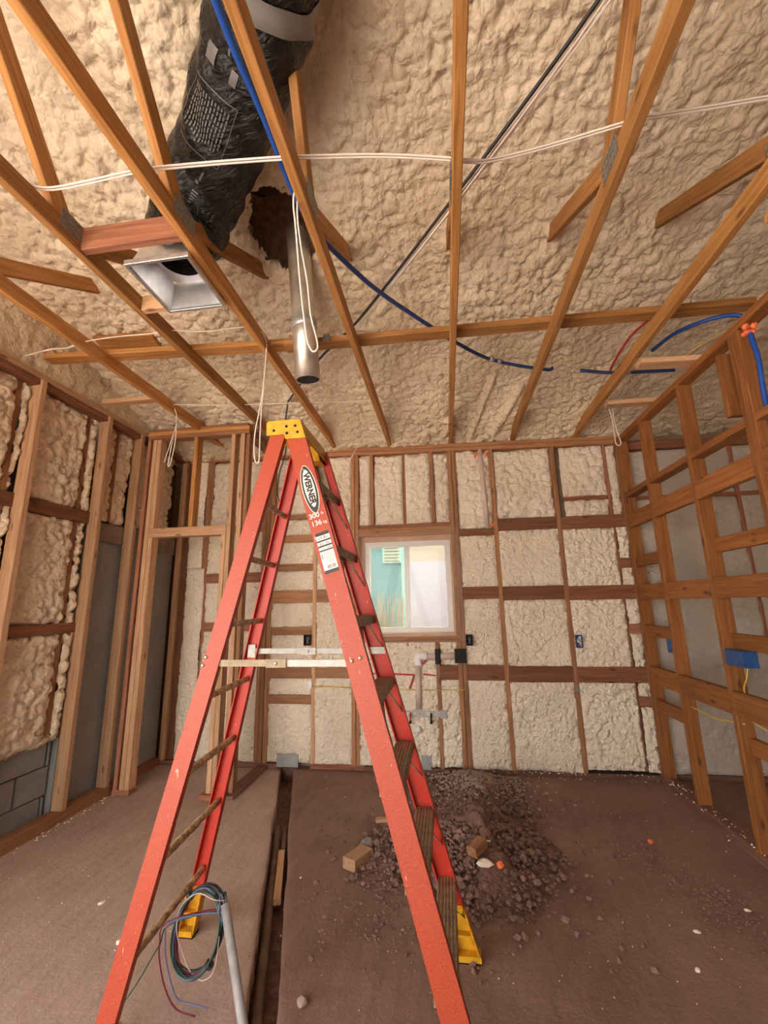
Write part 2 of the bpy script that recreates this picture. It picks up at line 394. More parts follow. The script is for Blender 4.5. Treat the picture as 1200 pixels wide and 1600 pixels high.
def sweep(pts, r, n=8, caps=True, rfun=None):
    """vertices and faces of a tube through pts"""
    pts = [Vector(p) for p in pts]
    tang = []
    for i in range(len(pts)):
        a = pts[max(i-1, 0)]; b = pts[min(i+1, len(pts)-1)]
        tang.append((b-a).normalized())
    ref = Vector((0, 0, 1)) if abs(tang[0].z) < 0.9 else Vector((1, 0, 0))
    u = tang[0].cross(ref).normalized()
    vs, fs = [], []
    for i, (p, t) in enumerate(zip(pts, tang)):
        u = (u - t*u.dot(t)).normalized(); v = t.cross(u)
        for k in range(n):
            a = 2*math.pi*k/n
            rr = r if rfun is None else rfun(i, k)
            vs.append(p + (u*math.cos(a) + v*math.sin(a))*rr)
    for i in range(len(pts)-1):
        for k in range(n):
            j = (k+1) % n
            fs.append((i*n+k, i*n+j, (i+1)*n+j, (i+1)*n+k))
    if caps:
        fs.append(tuple(reversed(range(n)))); fs.append(tuple(range((len(pts)-1)*n, len(pts)*n)))
    return vs, fs

def tube(name, pts, r, mat, parent=None, n=8, seg=8, caps=True, smooth=True):
    vs, fs = sweep(smoothpath(pts, seg), r, n, caps)
    return add(name, pydata(name, vs, fs, M[mat], smooth), parent)

def multitube(name, paths, r, mat, parent=None, n=6, seg=6):
    V, F = [], []
    for p in paths:
        vs, fs = sweep(smoothpath(p, seg), r, n); o = len(V)
        V += vs; F += [tuple(i+o for i in f) for f in fs]
    return add(name, pydata(name, V, F, M[mat], True), parent)

# ------------------------------------------------------------------ noise for foam and dirt (numpy)
def _h(ix, iy, s):
    x = (ix.astype(np.int64)*374761393 + iy.astype(np.int64)*668265263 + s*974634777) & 0xffffffff
    x = ((x ^ (x >> 13))*1274126177) & 0xffffffff
    x = (x ^ (x >> 16)) & 0xffffffff
    return x/4294967295.0

def vnoise(u, v, s=0):
    iu, iv = np.floor(u), np.floor(v); fu, fv = u-iu, v-iv
    fu = fu*fu*(3-2*fu); fv = fv*fv*(3-2*fv)
    a = _h(iu, iv, s)*(1-fu)+_h(iu+1, iv, s)*fu
    b = _h(iu, iv+1, s)*(1-fu)+_h(iu+1, iv+1, s)*fu
    return a*(1-fv)+b*fv

def fbm(u, v, s=0, o=4):
    t, a, n = 0, 0.5, 0
    for k in range(o):
        t = t + a*vnoise(u*2**k, v*2**k, s+k*17); n += a; a *= 0.5
    return t/n

def domes(u, v, s=0, r=0.76):
    """rounded popcorn bumps with creases, 0..1, unit cells"""
    iu, iv = np.floor(u), np.floor(v)
    out = np.zeros_like(u)
    for du in (-1, 0, 1):
        for dv in (-1, 0, 1):
            cu, cv = iu+du, iv+dv
            px = cu+0.15+0.7*_h(cu, cv, s); py = cv+0.15+0.7*_h(cu, cv, s+5)
            rr = r*(0.70+0.5*_h(cu, cv, s+9))
            d2 = (u-px)**2+(v-py)**2
            out = np.maximum(out, np.sqrt(np.maximum(rr*rr-d2, 0)))
    return out/r

def foam_height(u, v, s=0, cell=0.07, amp=0.022, wave=0.03):
    wu = u+0.5*cell*(vnoise(u/cell*0.7, v/cell*0.7, s+31)-0.5)*1.1
    wv = v+0.5*cell*(vnoise(u/cell*0.7, v/cell*0.7, s+47)-0.5)*1.1
    mask = 0.45+0.75*fbm(u/0.35, v/0.35, s+3, 3)
    h = amp*mask*domes(wu/cell, wv/cell, s)
    h = h+0.30*amp*domes(wu/(cell*0.47), wv/(cell*0.47), s+70)
    h = h+wave*(fbm(u/0.45, v/0.45, s+11, 3)-0.5)
    return h

def gridmesh(name, P, mat, flip=False):
    """P: (nv, nu, 3) points"""
    nv, nu = P.shape[:2]
    me = bpy.data.meshes.new(name)
    me.vertices.add(nu*nv); me.vertices.foreach_set('co', P.reshape(-1).astype(np.float32))
    i = np.arange(nu*nv).reshape(nv, nu)
    q = np.stack([i[:-1, :-1], i[:-1, 1:], i[1:, 1:], i[1:, :-1]], -1).reshape(-1, 4)
    if flip: q = q[:, ::-1]
    me.loops.add(q.size); me.loops.foreach_set('vertex_index', q.reshape(-1).astype(np.int32))
    me.polygons.add(len(q)); me.polygons.foreach_set('loop_start', np.arange(0, q.size, 4, dtype=np.int32))
    me.polygons.foreach_set('use_smooth', np.ones(len(q), dtype=bool))
    me.materials.append(mat); me.update(calc_edges=True)
    return me

def wallfoam(axis, a0, a1, z0, z1, base, sgn, parent, mat='foam_wall', res=0.014, cell=0.055, amp=0.02, wave=0.03,
             cut=None, seed=0, edge=0.02, name='foam_fill', cv=0.012):
    """foam filling one bay. axis 'x': panel spans x on a plane of constant y (faces sgn*y); 'y' likewise"""
    nu = max(4, int((a1-a0)/res)); nv = max(4, int((z1-z0)/res))
    u, v = np.meshgrid(np.linspace(a0, a1, nu), np.linspace(z0, z1, nv))
    s = seed+int(abs(a0)*100) % 91
    h = foam_height(u+s*0.37, v, seed, cell, amp, wave)
    ed = np.minimum(np.minimum(u-a0, a1-u), np.minimum(v-z0, z1-v))
    if cut is not None:
        c = cut+cv*(fbm(u/0.2+3, v/0.2, seed+90, 3)-0.45)
        soft = 0.0012*fbm(u/0.02, v/0.02, seed+77, 2)
        h = np.minimum(h, c+soft)
        pit = domes(u/0.11, v/0.13, seed+200, 0.34)*(fbm(u/0.25, v/0.25, seed+5, 2) > 0.52)
        h = h-0.008*pit*(h > c-0.002)
    h = h-edge*np.exp(-np.maximum(ed, 0)/0.012)*(0.4+0.9*vnoise(u/0.05, v/0.05, seed+8))
    if axis == 'x':
        P = np.stack([u, base+sgn*h, v], -1); flip = sgn > 0
    else:
        P = np.stack([base+sgn*h, u, v], -1); flip = sgn < 0
    return add(name, gridmesh(name, P, M[mat], flip), parent)

def struct(o):
    o['kind'] = 'structure'
    return o

# ================================================================== FLOOR
def trench_x(y):                        # centre line of the floor trench
    return -1.513+(4.145-y)*(1.513-0.732)/(4.145-1.795)
def trench_hw(y): return 0.062
ys = np.concatenate([np.linspace(-2.0, 1.2, 20), np.linspace(1.25, 4.30, 110)])
def edge_jit(y, s): return 0.012*(fbm(y/0.25, y*0+s, s, 4)-0.5)*2
eL = trench_x(ys)-trench_hw(ys)+edge_jit(ys, 3); eR = trench_x(ys)+trench_hw(ys)+edge_jit(ys, 8)
def slab(x_edge, x_far, n, flip):
    t = np.linspace(0, 1, n)**1.6
    X = x_edge[:, None]*(1-t)+x_far*t
    Y = np.repeat(ys[:, None], n, 1)
    Z = 0.006*(fbm(X/0.4, Y/0.4, 5, 4)-0.5)-0.006*np.exp(-np.abs(X-x_edge[:, None])/0.012)
    top = np.stack([X, Y, Z], -1)
    low = np.stack([x_edge+0.006*np.sin(ys*40), ys, np.full_like(ys, -0.06)], -1)[:, None, :]
    low2 = np.stack([x_edge, ys, np.full_like(ys, -0.17)], -1)[:, None, :]
    return np.concatenate([low2, low, top], 1), flip
PL, _ = slab(eL, -3.05, 40, 0)
PR, _ = slab(eR, 4.3, 70, 0)
fl = struct(add('floor', gridmesh('floor', PR, M['floor'], False)))
add('concrete_slab', gridmesh('slab', PL, M['floor_pale'], True), fl)
tb = np.stack(np.meshgrid(np.linspace(-0.12, 0.12, 14), ys, indexing='xy'), -1)
TX = trench_x(tb[..., 1])+tb[..., 0]
TZ = -0.135+0.03*fbm(TX/0.07, tb[..., 1]/0.07, 2, 4)
add('trench_soil', gridmesh('trench_soil', np.stack([TX, tb[..., 1], TZ], -1), M['dirt'], False), fl)

# ================================================================== CEILING (spray foam under the roof deck)
def roof_z(y): return 3.6+0.28*(2.3-y)
def ramp(segs):
    out = []
    for a, b, st in segs: out.append(np.arange(a, b, st))
    return np.concatenate(out)
gx = ramp([(-3.0, 1.75, 0.0115), (1.75, 4.35, 0.022)])
gy = ramp([(-2.1, 0.55, 0.06), (0.55, 4.42, 0.0115)])
GX, GY = np.meshgrid(gx, gy)
SL = GY*1.038
Hh = foam_height(GX, SL, 1, 0.056, 0.035, 0.085)
Hh += 0.035*(fbm(GX/1.1, SL/0.9, 60, 3)-0.5)
def ridge(p, q, w, hgt):
    global Hh
    px, py = p; qx, qy = q
    L2 = (qx-px)**2+(qy-py)**2
    t = np.clip(((GX-px)*(qx-px)+(GY-py)*(qy-py))/L2, 0, 1)
    d = np.hypot(GX-(px+t*(qx-px)), GY-(py+t*(qy-py)))
    Hh = np.maximum(Hh, Hh*0.45+hgt*np.sqrt(np.maximum(0, 1-(d/w)**2))+0.004*fbm(GX/0.03, GY/0.03, 4, 2)*(d < w))
ridge((0.48, 3.30), (0.31, 4.10), 0.030, 0.05)
ridge((0.70, 3.50), (0.53, 4.05), 0.045, 0.06)
ridge((-0.5, 3.70), (0.35, 3.92), 0.018, 0.035)
ridge((0.35, 3.92), (1.3, 3.62), 0.018, 0.035)
for wx, wy in ((-2.23, 2.26), (-1.62, 2.40), (-1.08, 2.48), (-0.50, 2.52), (0.12, 2.22), (0.722, 2.31), (1.318, 2.30)):
    gap = max(0.02, roof_z(wy)-(3.13+0.565*(wy-1.48))-0.03)
    Hh = Hh+gap*np.exp(-((GX-wx)/0.075)**2-((GY-wy-0.02)/0.11)**2)
hole = np.hypot((GX+0.87)/1.0, (GY-2.06)/1.15)             # hole around the vent pipe
hr = 0.165+0.05*fbm(GX/0.08, GY/0.08, 21, 3)
Hh = np.where(hole < hr, -0.22, Hh)
nz = np.array([0.0, -0.27, -0.963])
RP = np.stack([GX, GY+nz[1]*Hh, roof_z(GY)+nz[2]*Hh], -1)
cl = struct(add('ceiling', gridmesh('ceiling', RP, M['foam_roof'], True)))
# dark scorched lining in the hole
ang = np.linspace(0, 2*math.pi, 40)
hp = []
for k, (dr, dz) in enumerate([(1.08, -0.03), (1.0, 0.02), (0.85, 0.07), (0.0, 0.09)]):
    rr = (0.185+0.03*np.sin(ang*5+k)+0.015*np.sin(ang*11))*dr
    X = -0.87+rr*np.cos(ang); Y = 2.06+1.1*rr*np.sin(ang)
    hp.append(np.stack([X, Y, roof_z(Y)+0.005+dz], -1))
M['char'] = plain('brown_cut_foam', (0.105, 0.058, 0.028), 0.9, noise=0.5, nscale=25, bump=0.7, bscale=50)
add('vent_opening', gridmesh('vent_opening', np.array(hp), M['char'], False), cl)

# ================================================================== BACK WALL
YB = 4.165
wb = struct(boxr('wall_back', -3.0, 4.3, 4.33, 4.38, 0.0, 1.10, 'sheathing', None, 0))
boxr('sheathing_panel', -3.0, 4.3, 4.33, 4.38, 2.13, 3.3, 'sheathing', wb, 0)
boxr('sheathing_panel', -3.0, -0.86, 4.33, 4.38, 1.10, 2.13, 'sheathing', wb, 0)
boxr('sheathing_panel', 0.13, 4.3, 4.33, 4.38, 1.10, 2.13, 'sheathing', wb, 0)
def ztop(x): return 3.04-0.0225*x
# top plates (two layers, very slightly out of level) and bottom plate
for x0, x1 in ((-2.85, -1.60), (-1.60, 1.73)):
    for k in (0, 1):
        beam('top_plate', (x0, YB+0.045, ztop(x0)-0.02-0.041*k), (x1, YB+0.045, ztop(x1)-0.02-0.041*k), 0.089, 0.039, 'w_back', wb)
boxr('bottom_plate', -0.80, 1.73, YB-0.002, YB+0.088, 0.0, 0.042, 'w_dirty', wb)
boxr('bottom_plate', -2.8, -1.62, YB-0.002, YB+0.088, 0.0, 0.040, 'w_dirty', wb)
boxr('bottom_plate', -1.30, -0.80, YB-0.002, YB+0.088, 0.005, 0.05, 'w_red', wb)
zt = lambda x: ztop(x)-0.083
def bstud(x0, x1, z0=0.042, z1=None, mat='w_back', y0=YB, y1=YB+0.089, name='stud'):
    boxr(name, x0, x1, y0, y1, z0, zt(x0) if z1 is None else z1, mat, wb)
bstud(-2.805, -2.748, mat='w_tan'); bstud(-2.746, -2.672, mat='w_dark', y0=YB+0.03)
bstud(-2.512, -2.43, z0=1.86, mat='w_back', y0=YB+0.02)
bstud(-1.85, -1.81); bstud(-1.808, -1.77); bstud(-1.765, -1.722)
bstud(-1.302, -1.264, mat='w_tan')
bstud(-0.915, -0.877); bstud(-0.874, -0.837)
bstud(-0.718, -0.68, 2.235); bstud(-0.385, -0.355, 2.235, y0=YB+0.06, mat='w_red'); bstud(-0.106, -0.068, 2.235)
bstud(0.076, 0.114); bstud(0.117, 0.155)
bstud(-0.122, -0.086, 0.042, 1.105); bstud(-0.40, -0.37, 0.86, 1.105, y0=YB+0.015)
bstud(0.485, 0.523); bstud(1.068, 1.108); bstud(1.675, 1.718)
bstud(1.560, 1.585, 0.06, None, 'w_red', YB+0.025)
bstud(-2.475, -2.445, 0.05, 1.86, 'w_red', YB+0.03)
# window header and sill
boxr('header', -0.837, 0.076, YB, YB+0.089, 2.124, 2.195, 'w_back', wb)
boxr('header', -0.837, 0.076, YB+0.03, YB+0.10, 2.197, 2.235, 'w_red', wb)
boxr('sill_plate', -0.837, 0.117, YB-0.004, YB+0.089, 1.105, 1.158, 'w_back', wb)
def bblk(x0, x1, z0, z1, mat='w_dark', y=YB+0.002):
    boxr('blocking', x0, x1, y, y+0.04, z0, z1, mat, wb)
for z0, z1 in ((2.33, 2.38), (2.085, 2.165), (1.80, 1.87), (1.485, 1.61), (1.18, 1.258), (0.782, 0.882), (0.555, 0.638)):
    bblk(-1.722, -1.302, z0, z1, 'w_back')
for z0, z1 in ((2.165, 2.27), (1.487, 1.61), (0.785, 0.882)):
    bblk(-1.264, -0.915, z0, z1, 'w_back')
for z0, z1 in ((2.082, 2.150), (1.488, 1.60), (0.770, 0.902)): bblk(0.155, 0.485, z0, z1)
for z0, z1 in ((2.12, 2.237), (1.47, 1.595), (0.757, 0.893)): bblk(0.523, 1.068, z0, z1)
for z0, z1 in ((2.11, 2.232), (1.46, 1.585), (0.755, 0.888)): bblk(1.108, 1.675, z0, z1)
for z0, z1 in ((2.385, 2.43),): boxr('blocking', 1.16, 1.675, YB+0.04, YB+0.09, z0, z1, 'w_dark', wb)
for z0, z1 in ((1.735, 1.825), (1.16, 1.245), (0.56, 0.65)): boxr('blocking', 1.585, 1.675, YB+0.02, YB+0.06, z0, z1, 'w_red', wb)
bblk(-0.086, 0.076, 0.775, 0.90)
for z0, z1 in ((1.70, 1.80), (1.22, 1.31)): boxr('blocking', -2.445, -1.85, YB+0.025, YB+0.065, z0, z1, 'w_red', wb)
boxr('blocking', -2.55, -1.85, YB+0.02, YB+0.06, 2.215, 2.285, 'w_back', wb)

def bayfoam(x0, x1, zs, sd, upper=2.1, cuts=None):
    """foam between studs x0..x1, one panel per gap listed in zs"""
    for k, (z0, z1) in enumerate(zs):
        if z0 > upper-0.05:
            wallfoam('x', x0, x1, z0, z1, YB+0.055, -1, wb, 'foam_wall', res=0.011, cell=0.058, amp=0.036, wave=0.055, seed=sd+k*7, edge=0.03)
        else:
            wallfoam('x', x0, x1, z0, z1, YB+0.026, -1, wb, 'foam_trim', res=0.0085, cell=0.043, amp=0.036, wave=0.03,
                     cut=(0.022 if cuts is None else cuts), seed=sd+k*7, edge=0.015, cv=0.06)
T = lambda x: zt(x)

bayfoam(-2.67, -2.475, [(0.04, 1.86)], 4, cuts=0.009); bayfoam(-2.67, -2.512, [(1.86, 3.02)], 4)
bayfoam(-2.445, -1.85, [(0.04, 1.22), (1.31, 1.70), (1.80, 2.215), (2.285, T(-2))], 5, cuts=0.009)
bayfoam(-1.722, -1.302, [(0.05, 0.555), (0.638, 0.782), (0.882, 1.18), (1.258, 1.485), (1.61, 1.80), (1.87, 2.085)], 6)
bayfoam(-1.722, -1.302, [(2.165, 2.33), (2.38, T(-1.5))], 7)
bayfoam(-1.264, -0.915, [(0.05, 0.785), (0.882, 1.487), (1.61, 2.165)], 8)
bayfoam(-1.264, -0.915, [(2.27, T(-1.1))], 9)
bayfoam(-0.837, -0.718, [(2.235, T(-.8))], 10); bayfoam(-0.68, -0.385, [(2.235, T(-.5))], 11)
bayfoam(-0.355, -0.106, [(2.235, T(-.3))], 12); bayfoam(-0.068, 0.076, [(2.235, T(0))], 13)
bayfoam(-0.837, -0.122, [(0.05, 1.105)], 14, cuts=0.034); bayfoam(-0.086, 0.076, [(0.05, 0.775), (0.90, 1.105)], 15, cuts=0.03)
bayfoam(0.155, 0.485, [(0.042, 0.770), (0.902, 1.488), (1.60, 2.082)], 16); bayfoam(0.155, 0.485, [(2.15, T(.3))], 17)
bayfoam(0.523, 1.068, [(0.042, 0.757), (0.893, 1.47), (1.595, 2.12)], 18, cuts=0.034); bayfoam(0.523, 1.068, [(2.237, T(.8))], 19)
bayfoam(1.108, 1.560, [(0.07, 0.755), (0.888, 1.46), (1.585, 2.11)], 20, cuts=0.05); bayfoam(1.16, 1.560, [(2.232, 2.385), (2.43, T(1.3))], 21)
bayfoam(1.585, 1.675, [(0.06, 0.56), (0.65, 0.755), (0.888, 1.16), (1.245, 1.46), (1.585, 1.735), (1.825, 2.11), (2.232, T(1.6))], 22, cuts=0.05)
boxr('backing_board', -3.0, 4.3, YB+0.10, YB+0.12, 2.2, 3.15, 'sheathing', wb, 0)
boxr('footing', -3.0, 4.3, YB+0.04, YB+0.30, -0.25, -0.005, 'dirt', wb, 0)
boxr('backing_board', -3.0, -0.86, YB+0.10, YB+0.12, 0.0, 2.2, 'sheathing', wb, 0)
boxr('backing_board', 0.14, 4.3, YB+0.10, YB+0.12, 0.0, 2.2, 'sheathing', wb, 0)
boxr('backing_board', -0.86, 0.14, YB+0.10, YB+0.12, 0.0, 1.10, 'sheathing', wb, 0)
# back wall of the neighbouring room, seen through the open studs
boxr('bottom_plate', 1.73, 4.3, YB+0.02, YB+0.09, 0.0, 0.042, 'w_dirty', wb)
beam('top_plate', (1.73, YB+0.045, 2.89), (4.3, YB+0.045, 2.86), 0.089, 0.075, 'w_red', wb)
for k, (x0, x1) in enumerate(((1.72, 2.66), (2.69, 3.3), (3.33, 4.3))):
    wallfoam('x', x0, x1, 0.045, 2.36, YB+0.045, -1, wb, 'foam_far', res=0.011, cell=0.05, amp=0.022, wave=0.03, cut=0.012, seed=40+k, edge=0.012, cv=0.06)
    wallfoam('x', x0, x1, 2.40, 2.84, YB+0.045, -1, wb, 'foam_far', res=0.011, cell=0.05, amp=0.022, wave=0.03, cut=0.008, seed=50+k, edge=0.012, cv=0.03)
boxr('blocking', 1.72, 4.3, YB+0.035, YB+0.08, 2.36, 2.40, 'w_red', wb)
boxr('stud', 2.66, 2.69, YB+0.03, YB+0.09, 0.04, 2.85, 'w_red', wb); boxr('stud', 3.30, 3.33, YB+0.03, YB+0.09, 0.04, 2.85, 'w_red', wb)

# ================================================================== WINDOW
w1 = struct(boxr('window_1', -0.80, 0.06, YB+0.12, YB+0.17, 2.02, 2.075, 'vinyl', None))
boxr('sash_rail', -0.80, 0.06, YB+0.12, YB+0.17, 1.185, 1.235, 'vinyl', w1)
for x0, x1 in ((-0.80, -0.745), (0.005, 0.06), (-0.40, -0.345)):
    boxr('sash_stile', x0, x1, YB+0.12, YB+0.17, 1.235, 2.02, 'vinyl', w1)
for x0, x1 in ((-0.745, -0.40), (-0.345, 0.005)):
    boxr('window_pane', x0, x1, YB+0.143, YB+0.147, 1.235, 2.02, 'glass', w1, 0)
for a in ((-0.837, -0.80, 1.158, 2.124), (0.06, 0.076, 1.158, 2.124)):
    boxr('jamb_liner', a[0], a[1], YB+0.089, YB+0.18, a[2], a[3], 'w_tan', w1)
boxr('jamb_liner', -0.80, 0.06, YB+0.089, YB+0.18, 2.075, 2.124, 'w_tan', w1)
boxr('jamb_liner', -0.80, 0.06, YB+0.089, YB+0.18, 1.158, 1.185, 'w_tan', w1)
# plastic film stretched over the opening
nu, nv = 90, 100
u, v = np.meshgrid(np.linspace(-0.865, 0.150, nu), np.linspace(1.10, 2.145, nv))
ed = np.minimum(np.minimum(u+0.865, 0.150-u), np.minimum(v-1.10, 2.145-v))
fy = YB-0.008+0.03*np.minimum(ed/0.2, 1)+0.010*(fbm((u+v)/0.05, (u-v)/0.30, 3, 3)-0.5)*np.minimum(ed/0.05, 1)
film = add('plastic_film', gridmesh('plastic_film', np.stack([u, fy, v], -1), M['film'], False))
tag(film, 'clear wrinkled plastic film stretched over the window opening', 'plastic sheet')

# ================================================================== OUTSIDE the window
gr = struct(boxr('ground', -30, 30, 4.6, 30, -0.16, -0.1, 'dirt', None, 0))
nb = thing('neighbor_house', (-0.5, 6.0, 0), 'teal and pale lilac house wall seen through the window', 'house')
boxr('wall', -3.5, -0.59, 6.0, 6.1, -0.1, 3.4, 'teal', nb, 0)
boxr('trim_board', -0.60, -0.50, 5.98, 6.1, -0.1, 3.4, 'mint', nb)
boxr('wall', -0.50, 3.5, 6.0, 6.1, -0.1, 2.03, 'lilac', nb, 0)
boxr('wall', -0.50, 3.5, 6.0, 6.1, 2.03, 3.4, 'cream', nb, 0)
vt = boxr('vent', -0.86, -0.60, 5.97, 6.02, 2.02, 2.34, 'mint', nb)
for k in range(6): boxr('louver', -0.83, -0.63, 5.955, 5.975, 2.05+k*0.045, 2.075+k*0.045, 'cream', vt)
V, F = [], []
for k in range(160):
    x = -0.85+random.gauss(0.07, 0.12); y = 5.7+random.uniform(-.15, .15); h = random.uniform(0.9, 1.62)
    dx = random.uniform(-.18, .18); o = len(V)
    V += [(x-.006, y, -0.1), (x+.006, y, -0.1), (x+dx+.004, y, h), (x+dx-.004, y, h), (x, y+.008, -0.1), (x+dx, y+.008, h)]
    F += [(o, o+1, o+2, o+3), (o+1, o+4, o+5, o+2), (o+4, o, o+3, o+5)]
tag(add('dry_grass', pydata('dry_grass', V, F, M['bush'])), 'dry straw coloured grass clump outside the window', 'grass', kind='stuff')

# ================================================================== LEFT WALL
XL = -2.75
wl = struct(boxr('wall_left', -3.06, -2.945, 0.45, 4.38, 0.0, 3.1, 'mortar', None, 0))
boxr('lintel', -3.06, -2.80, -2.0, 0.45, 2.74, 3.1, 'w_tan', wl)
# block courses exposed below the foam
for row in range(3):
    z0 = -0.02+row*0.195
    y = 1.604 if row % 2 else 1.814-0.402
    while y < 3.04:
        y1 = min(y+0.392, 3.05)
        boxr('block', -2.96, -2.90-0.004*random.random(), y, y1-0.010, max(z0, 0), z0+0.186, 'block', wl, 0.006)
        y += 0.402
boxr('parged_panel', -2.96, -2.87, 3.06, 3.485, 0.0, 2.02, 'parge', wl)
boxr('parged_panel', -2.96, -2.835, 3.49, 4.17, 0.0, 2.02, 'parge', wl)
boxr('concrete_band', -2.96, -2.85, 3.06, 3.485, 2.02, 2.18, 'concrete', wl)
boxr('concrete_band', -2.96, -2.82, 3.49, 4.17, 2.00, 2.18, 'concrete', wl)
# plates
beam('bottom_plate', (XL-0.045, 1.0, 0.036), (XL-0.045, 3.50, 0.036), 0.089, 0.078, 'w_back', wl)
boxr('bottom_plate', XL-0.13, XL-0.04, 3.53, 4.16, 0.0, 0.07, 'w_red', wl)
beam('top_plate', (XL-0.045, 0.9, 3.08), (XL-0.045, 4.165, 3.08), 0.089, 0.040, 'w_tan', wl)
beam('top_plate', (XL-0.060, 0.9, 3.035), (XL-0.060, 4.165, 3.035), 0.089, 0.036, 'w_dark', wl)
def lstud(y0, y1=None, z0=0.075, z1=3.06, mat='w_tan', x0=XL-0.089, x1=XL):
    boxr('stud', x0, x1, y0, y1 or y0+0.042, z0, z1, mat, wl)
lstud(1.22); lstud(1.82); lstud(2.408, 2.450); lstud(3.036, 3.078); lstud(3.440, 3.480)
lstud(3.066, 3.076, 0.6, 2.2, 'w_truss', XL-0.10, XL-0.085)
# set-back framing behind the studs
for y0 in (2.32, 2.915, 3.235):
    lstud(y0, y0+0.042, 0.60 if y0 < 3 else 2.2, 3.02, 'w_back', -2.93, -2.848)
lstud(2.985, 3.03, 0.62, 3.02, 'w_red', -2.95, -2.865)
for z0, z1 in ((2.135, 2.232), (1.290, 1.362)):
    boxr('blocking', -2.90, -2.825, 1.24, 3.036, z0, z1, 'w_dark', wl)
for (y0, y1, zz) in ((1.262, 1.82, ((0.56, 1.29), (1.362, 2.135), (2.232, 3.02))), (1.862, 2.32, ((0.56, 1.29), (1.362, 2.135), (2.232, 3.02))),
                     (2.362, 2.408, ((0.56, 1.29), (1.362, 2.135), (2.232, 3.02))),
                     (2.452, 2.915, ((0.55, 1.29), (1.362, 2.135), (2.232, 3.02))), (2.957, 3.03, ((0.57, 1.29), (1.362, 2.135), (2.232, 3.02))),
                     (3.08, 3.235, ((2.19, 3.02),)), (3.277, 3.44, ((2.19, 3.02),)), (3.49, 4.06, ((2.2, 3.02),))):
    for k, (z0, z1) in enumerate(zz):
        wallfoam('y', y0, y1, z0, z1, -2.868, 1, wl, 'foam_left', res=0.012, cell=0.062, amp=0.048, wave=0.05,
                 seed=int(y0*31)+k*5, edge=0.035)
# lumpy lower lip of the foam
for (y0, y1, zc) in ((1.262, 1.82, 0.56), (1.862, 2.40, 0.55), (2.452, 3.03, 0.575)):
    pts = [(-2.872+0.008*math.sin(i*2.1), y0+(y1-y0)*i/9, zc-0.012+0.012*math.sin(i*1.7)) for i in range(10)]
    vs, fs = sweep(smoothpath(pts, 5), 0.03, 10, True, lambda i, k: 0.026+0.008*math.sin(i*1.9+k)+0.006*random.random())
    add('foam_lip', pydata('foam_lip', vs, fs, M['foam_left'], True), wl)
# gable foam above the plate
nu, nv = 260, 110
u, v = np.meshgrid(np.linspace(-2.0, 4.35, nu), np.linspace(3.09, 4.9, nv))
h = foam_height(u, v, 77, 0.07, 0.03, 0.06)
add('gable_foam', gridmesh('gable_foam', np.stack([-2.83+h, u, v], -1), M['foam_roof'], False), wl)

# ================================================================== CLOSET FRAMING
YC = 3.50
wc = struct(boxr('wall_closet', -2.735, -1.72, YC, YC+0.089, 3.062, 3.10, 'w_truss', None))
boxr('top_plate', -2.735, -1.72, YC, YC+0.089, 3.022, 3.060, 'w_back', wc)
boxr('top_plate', -2.70, -1.74, YC+0.01, YC+0.099, 3.102, 3.13, 'w_red', wc)
def cstud(x0, x1, z0, z1, mat='w_back', y0=YC, y1=YC+0.089): boxr('stud', x0, x1, y0, y1, z0, z1, mat, wc)
cstud(-2.735, -2.700, 0.04, 3.02, 'w_red')
cstud(-2.680, -2.640, 0.04, 3.02, 'w_tan'); cstud(-2.637, -2.597, 0.04, 2.083, 'w_tan')
cstud(-2.637, -2.597, 2.17, 3.02, 'w_tan')
cstud(-1.892, -1.852, 0.04, 3.02, 'w_tan'); cstud(-1.934, -1.895, 0.04, 2.083, 'w_tan')
cstud(-1.800, -1.760, 0.04, 3.02, 'w_tan'); cstud(-1.756, -1.720, 0.04, 3.02, 'w_back', YC+0.02)
cstud(-2.262, -2.222, 2.17, 3.02, 'w_truss')
boxr('header', -2.637, -1.895, YC, YC+0.089, 2.085, 2.168, 'w_tan', wc)
boxr('bottom_plate', -2.735, -2.585, YC-0.005, YC+0.092, 0.0, 0.040, 'w_red', wc)
boxr('bottom_plate', -1.97, -1.855, YC-0.03, YC+0.092, 0.0, 0.038, 'w_red', wc)
# side wall of the closet
boxr('bottom_plate', -1.805, -1.700, YC-0.01, YB-0.01, 0.0, 0.030, 'w_dirty', wc)
boxr('top_plate', -1.81, -1.72, YC+0.09, YB, 3.022, 3.060, 'w_back', wc)
boxr('top_plate', -1.81, -1.72, YC+0.09, YB, 3.062, 3.10, 'w_back', wc)
boxr('rafter_tail', -2.30, -2.26, YC+0.10, YB, 3.10, 3.19, 'w_tan', wc)

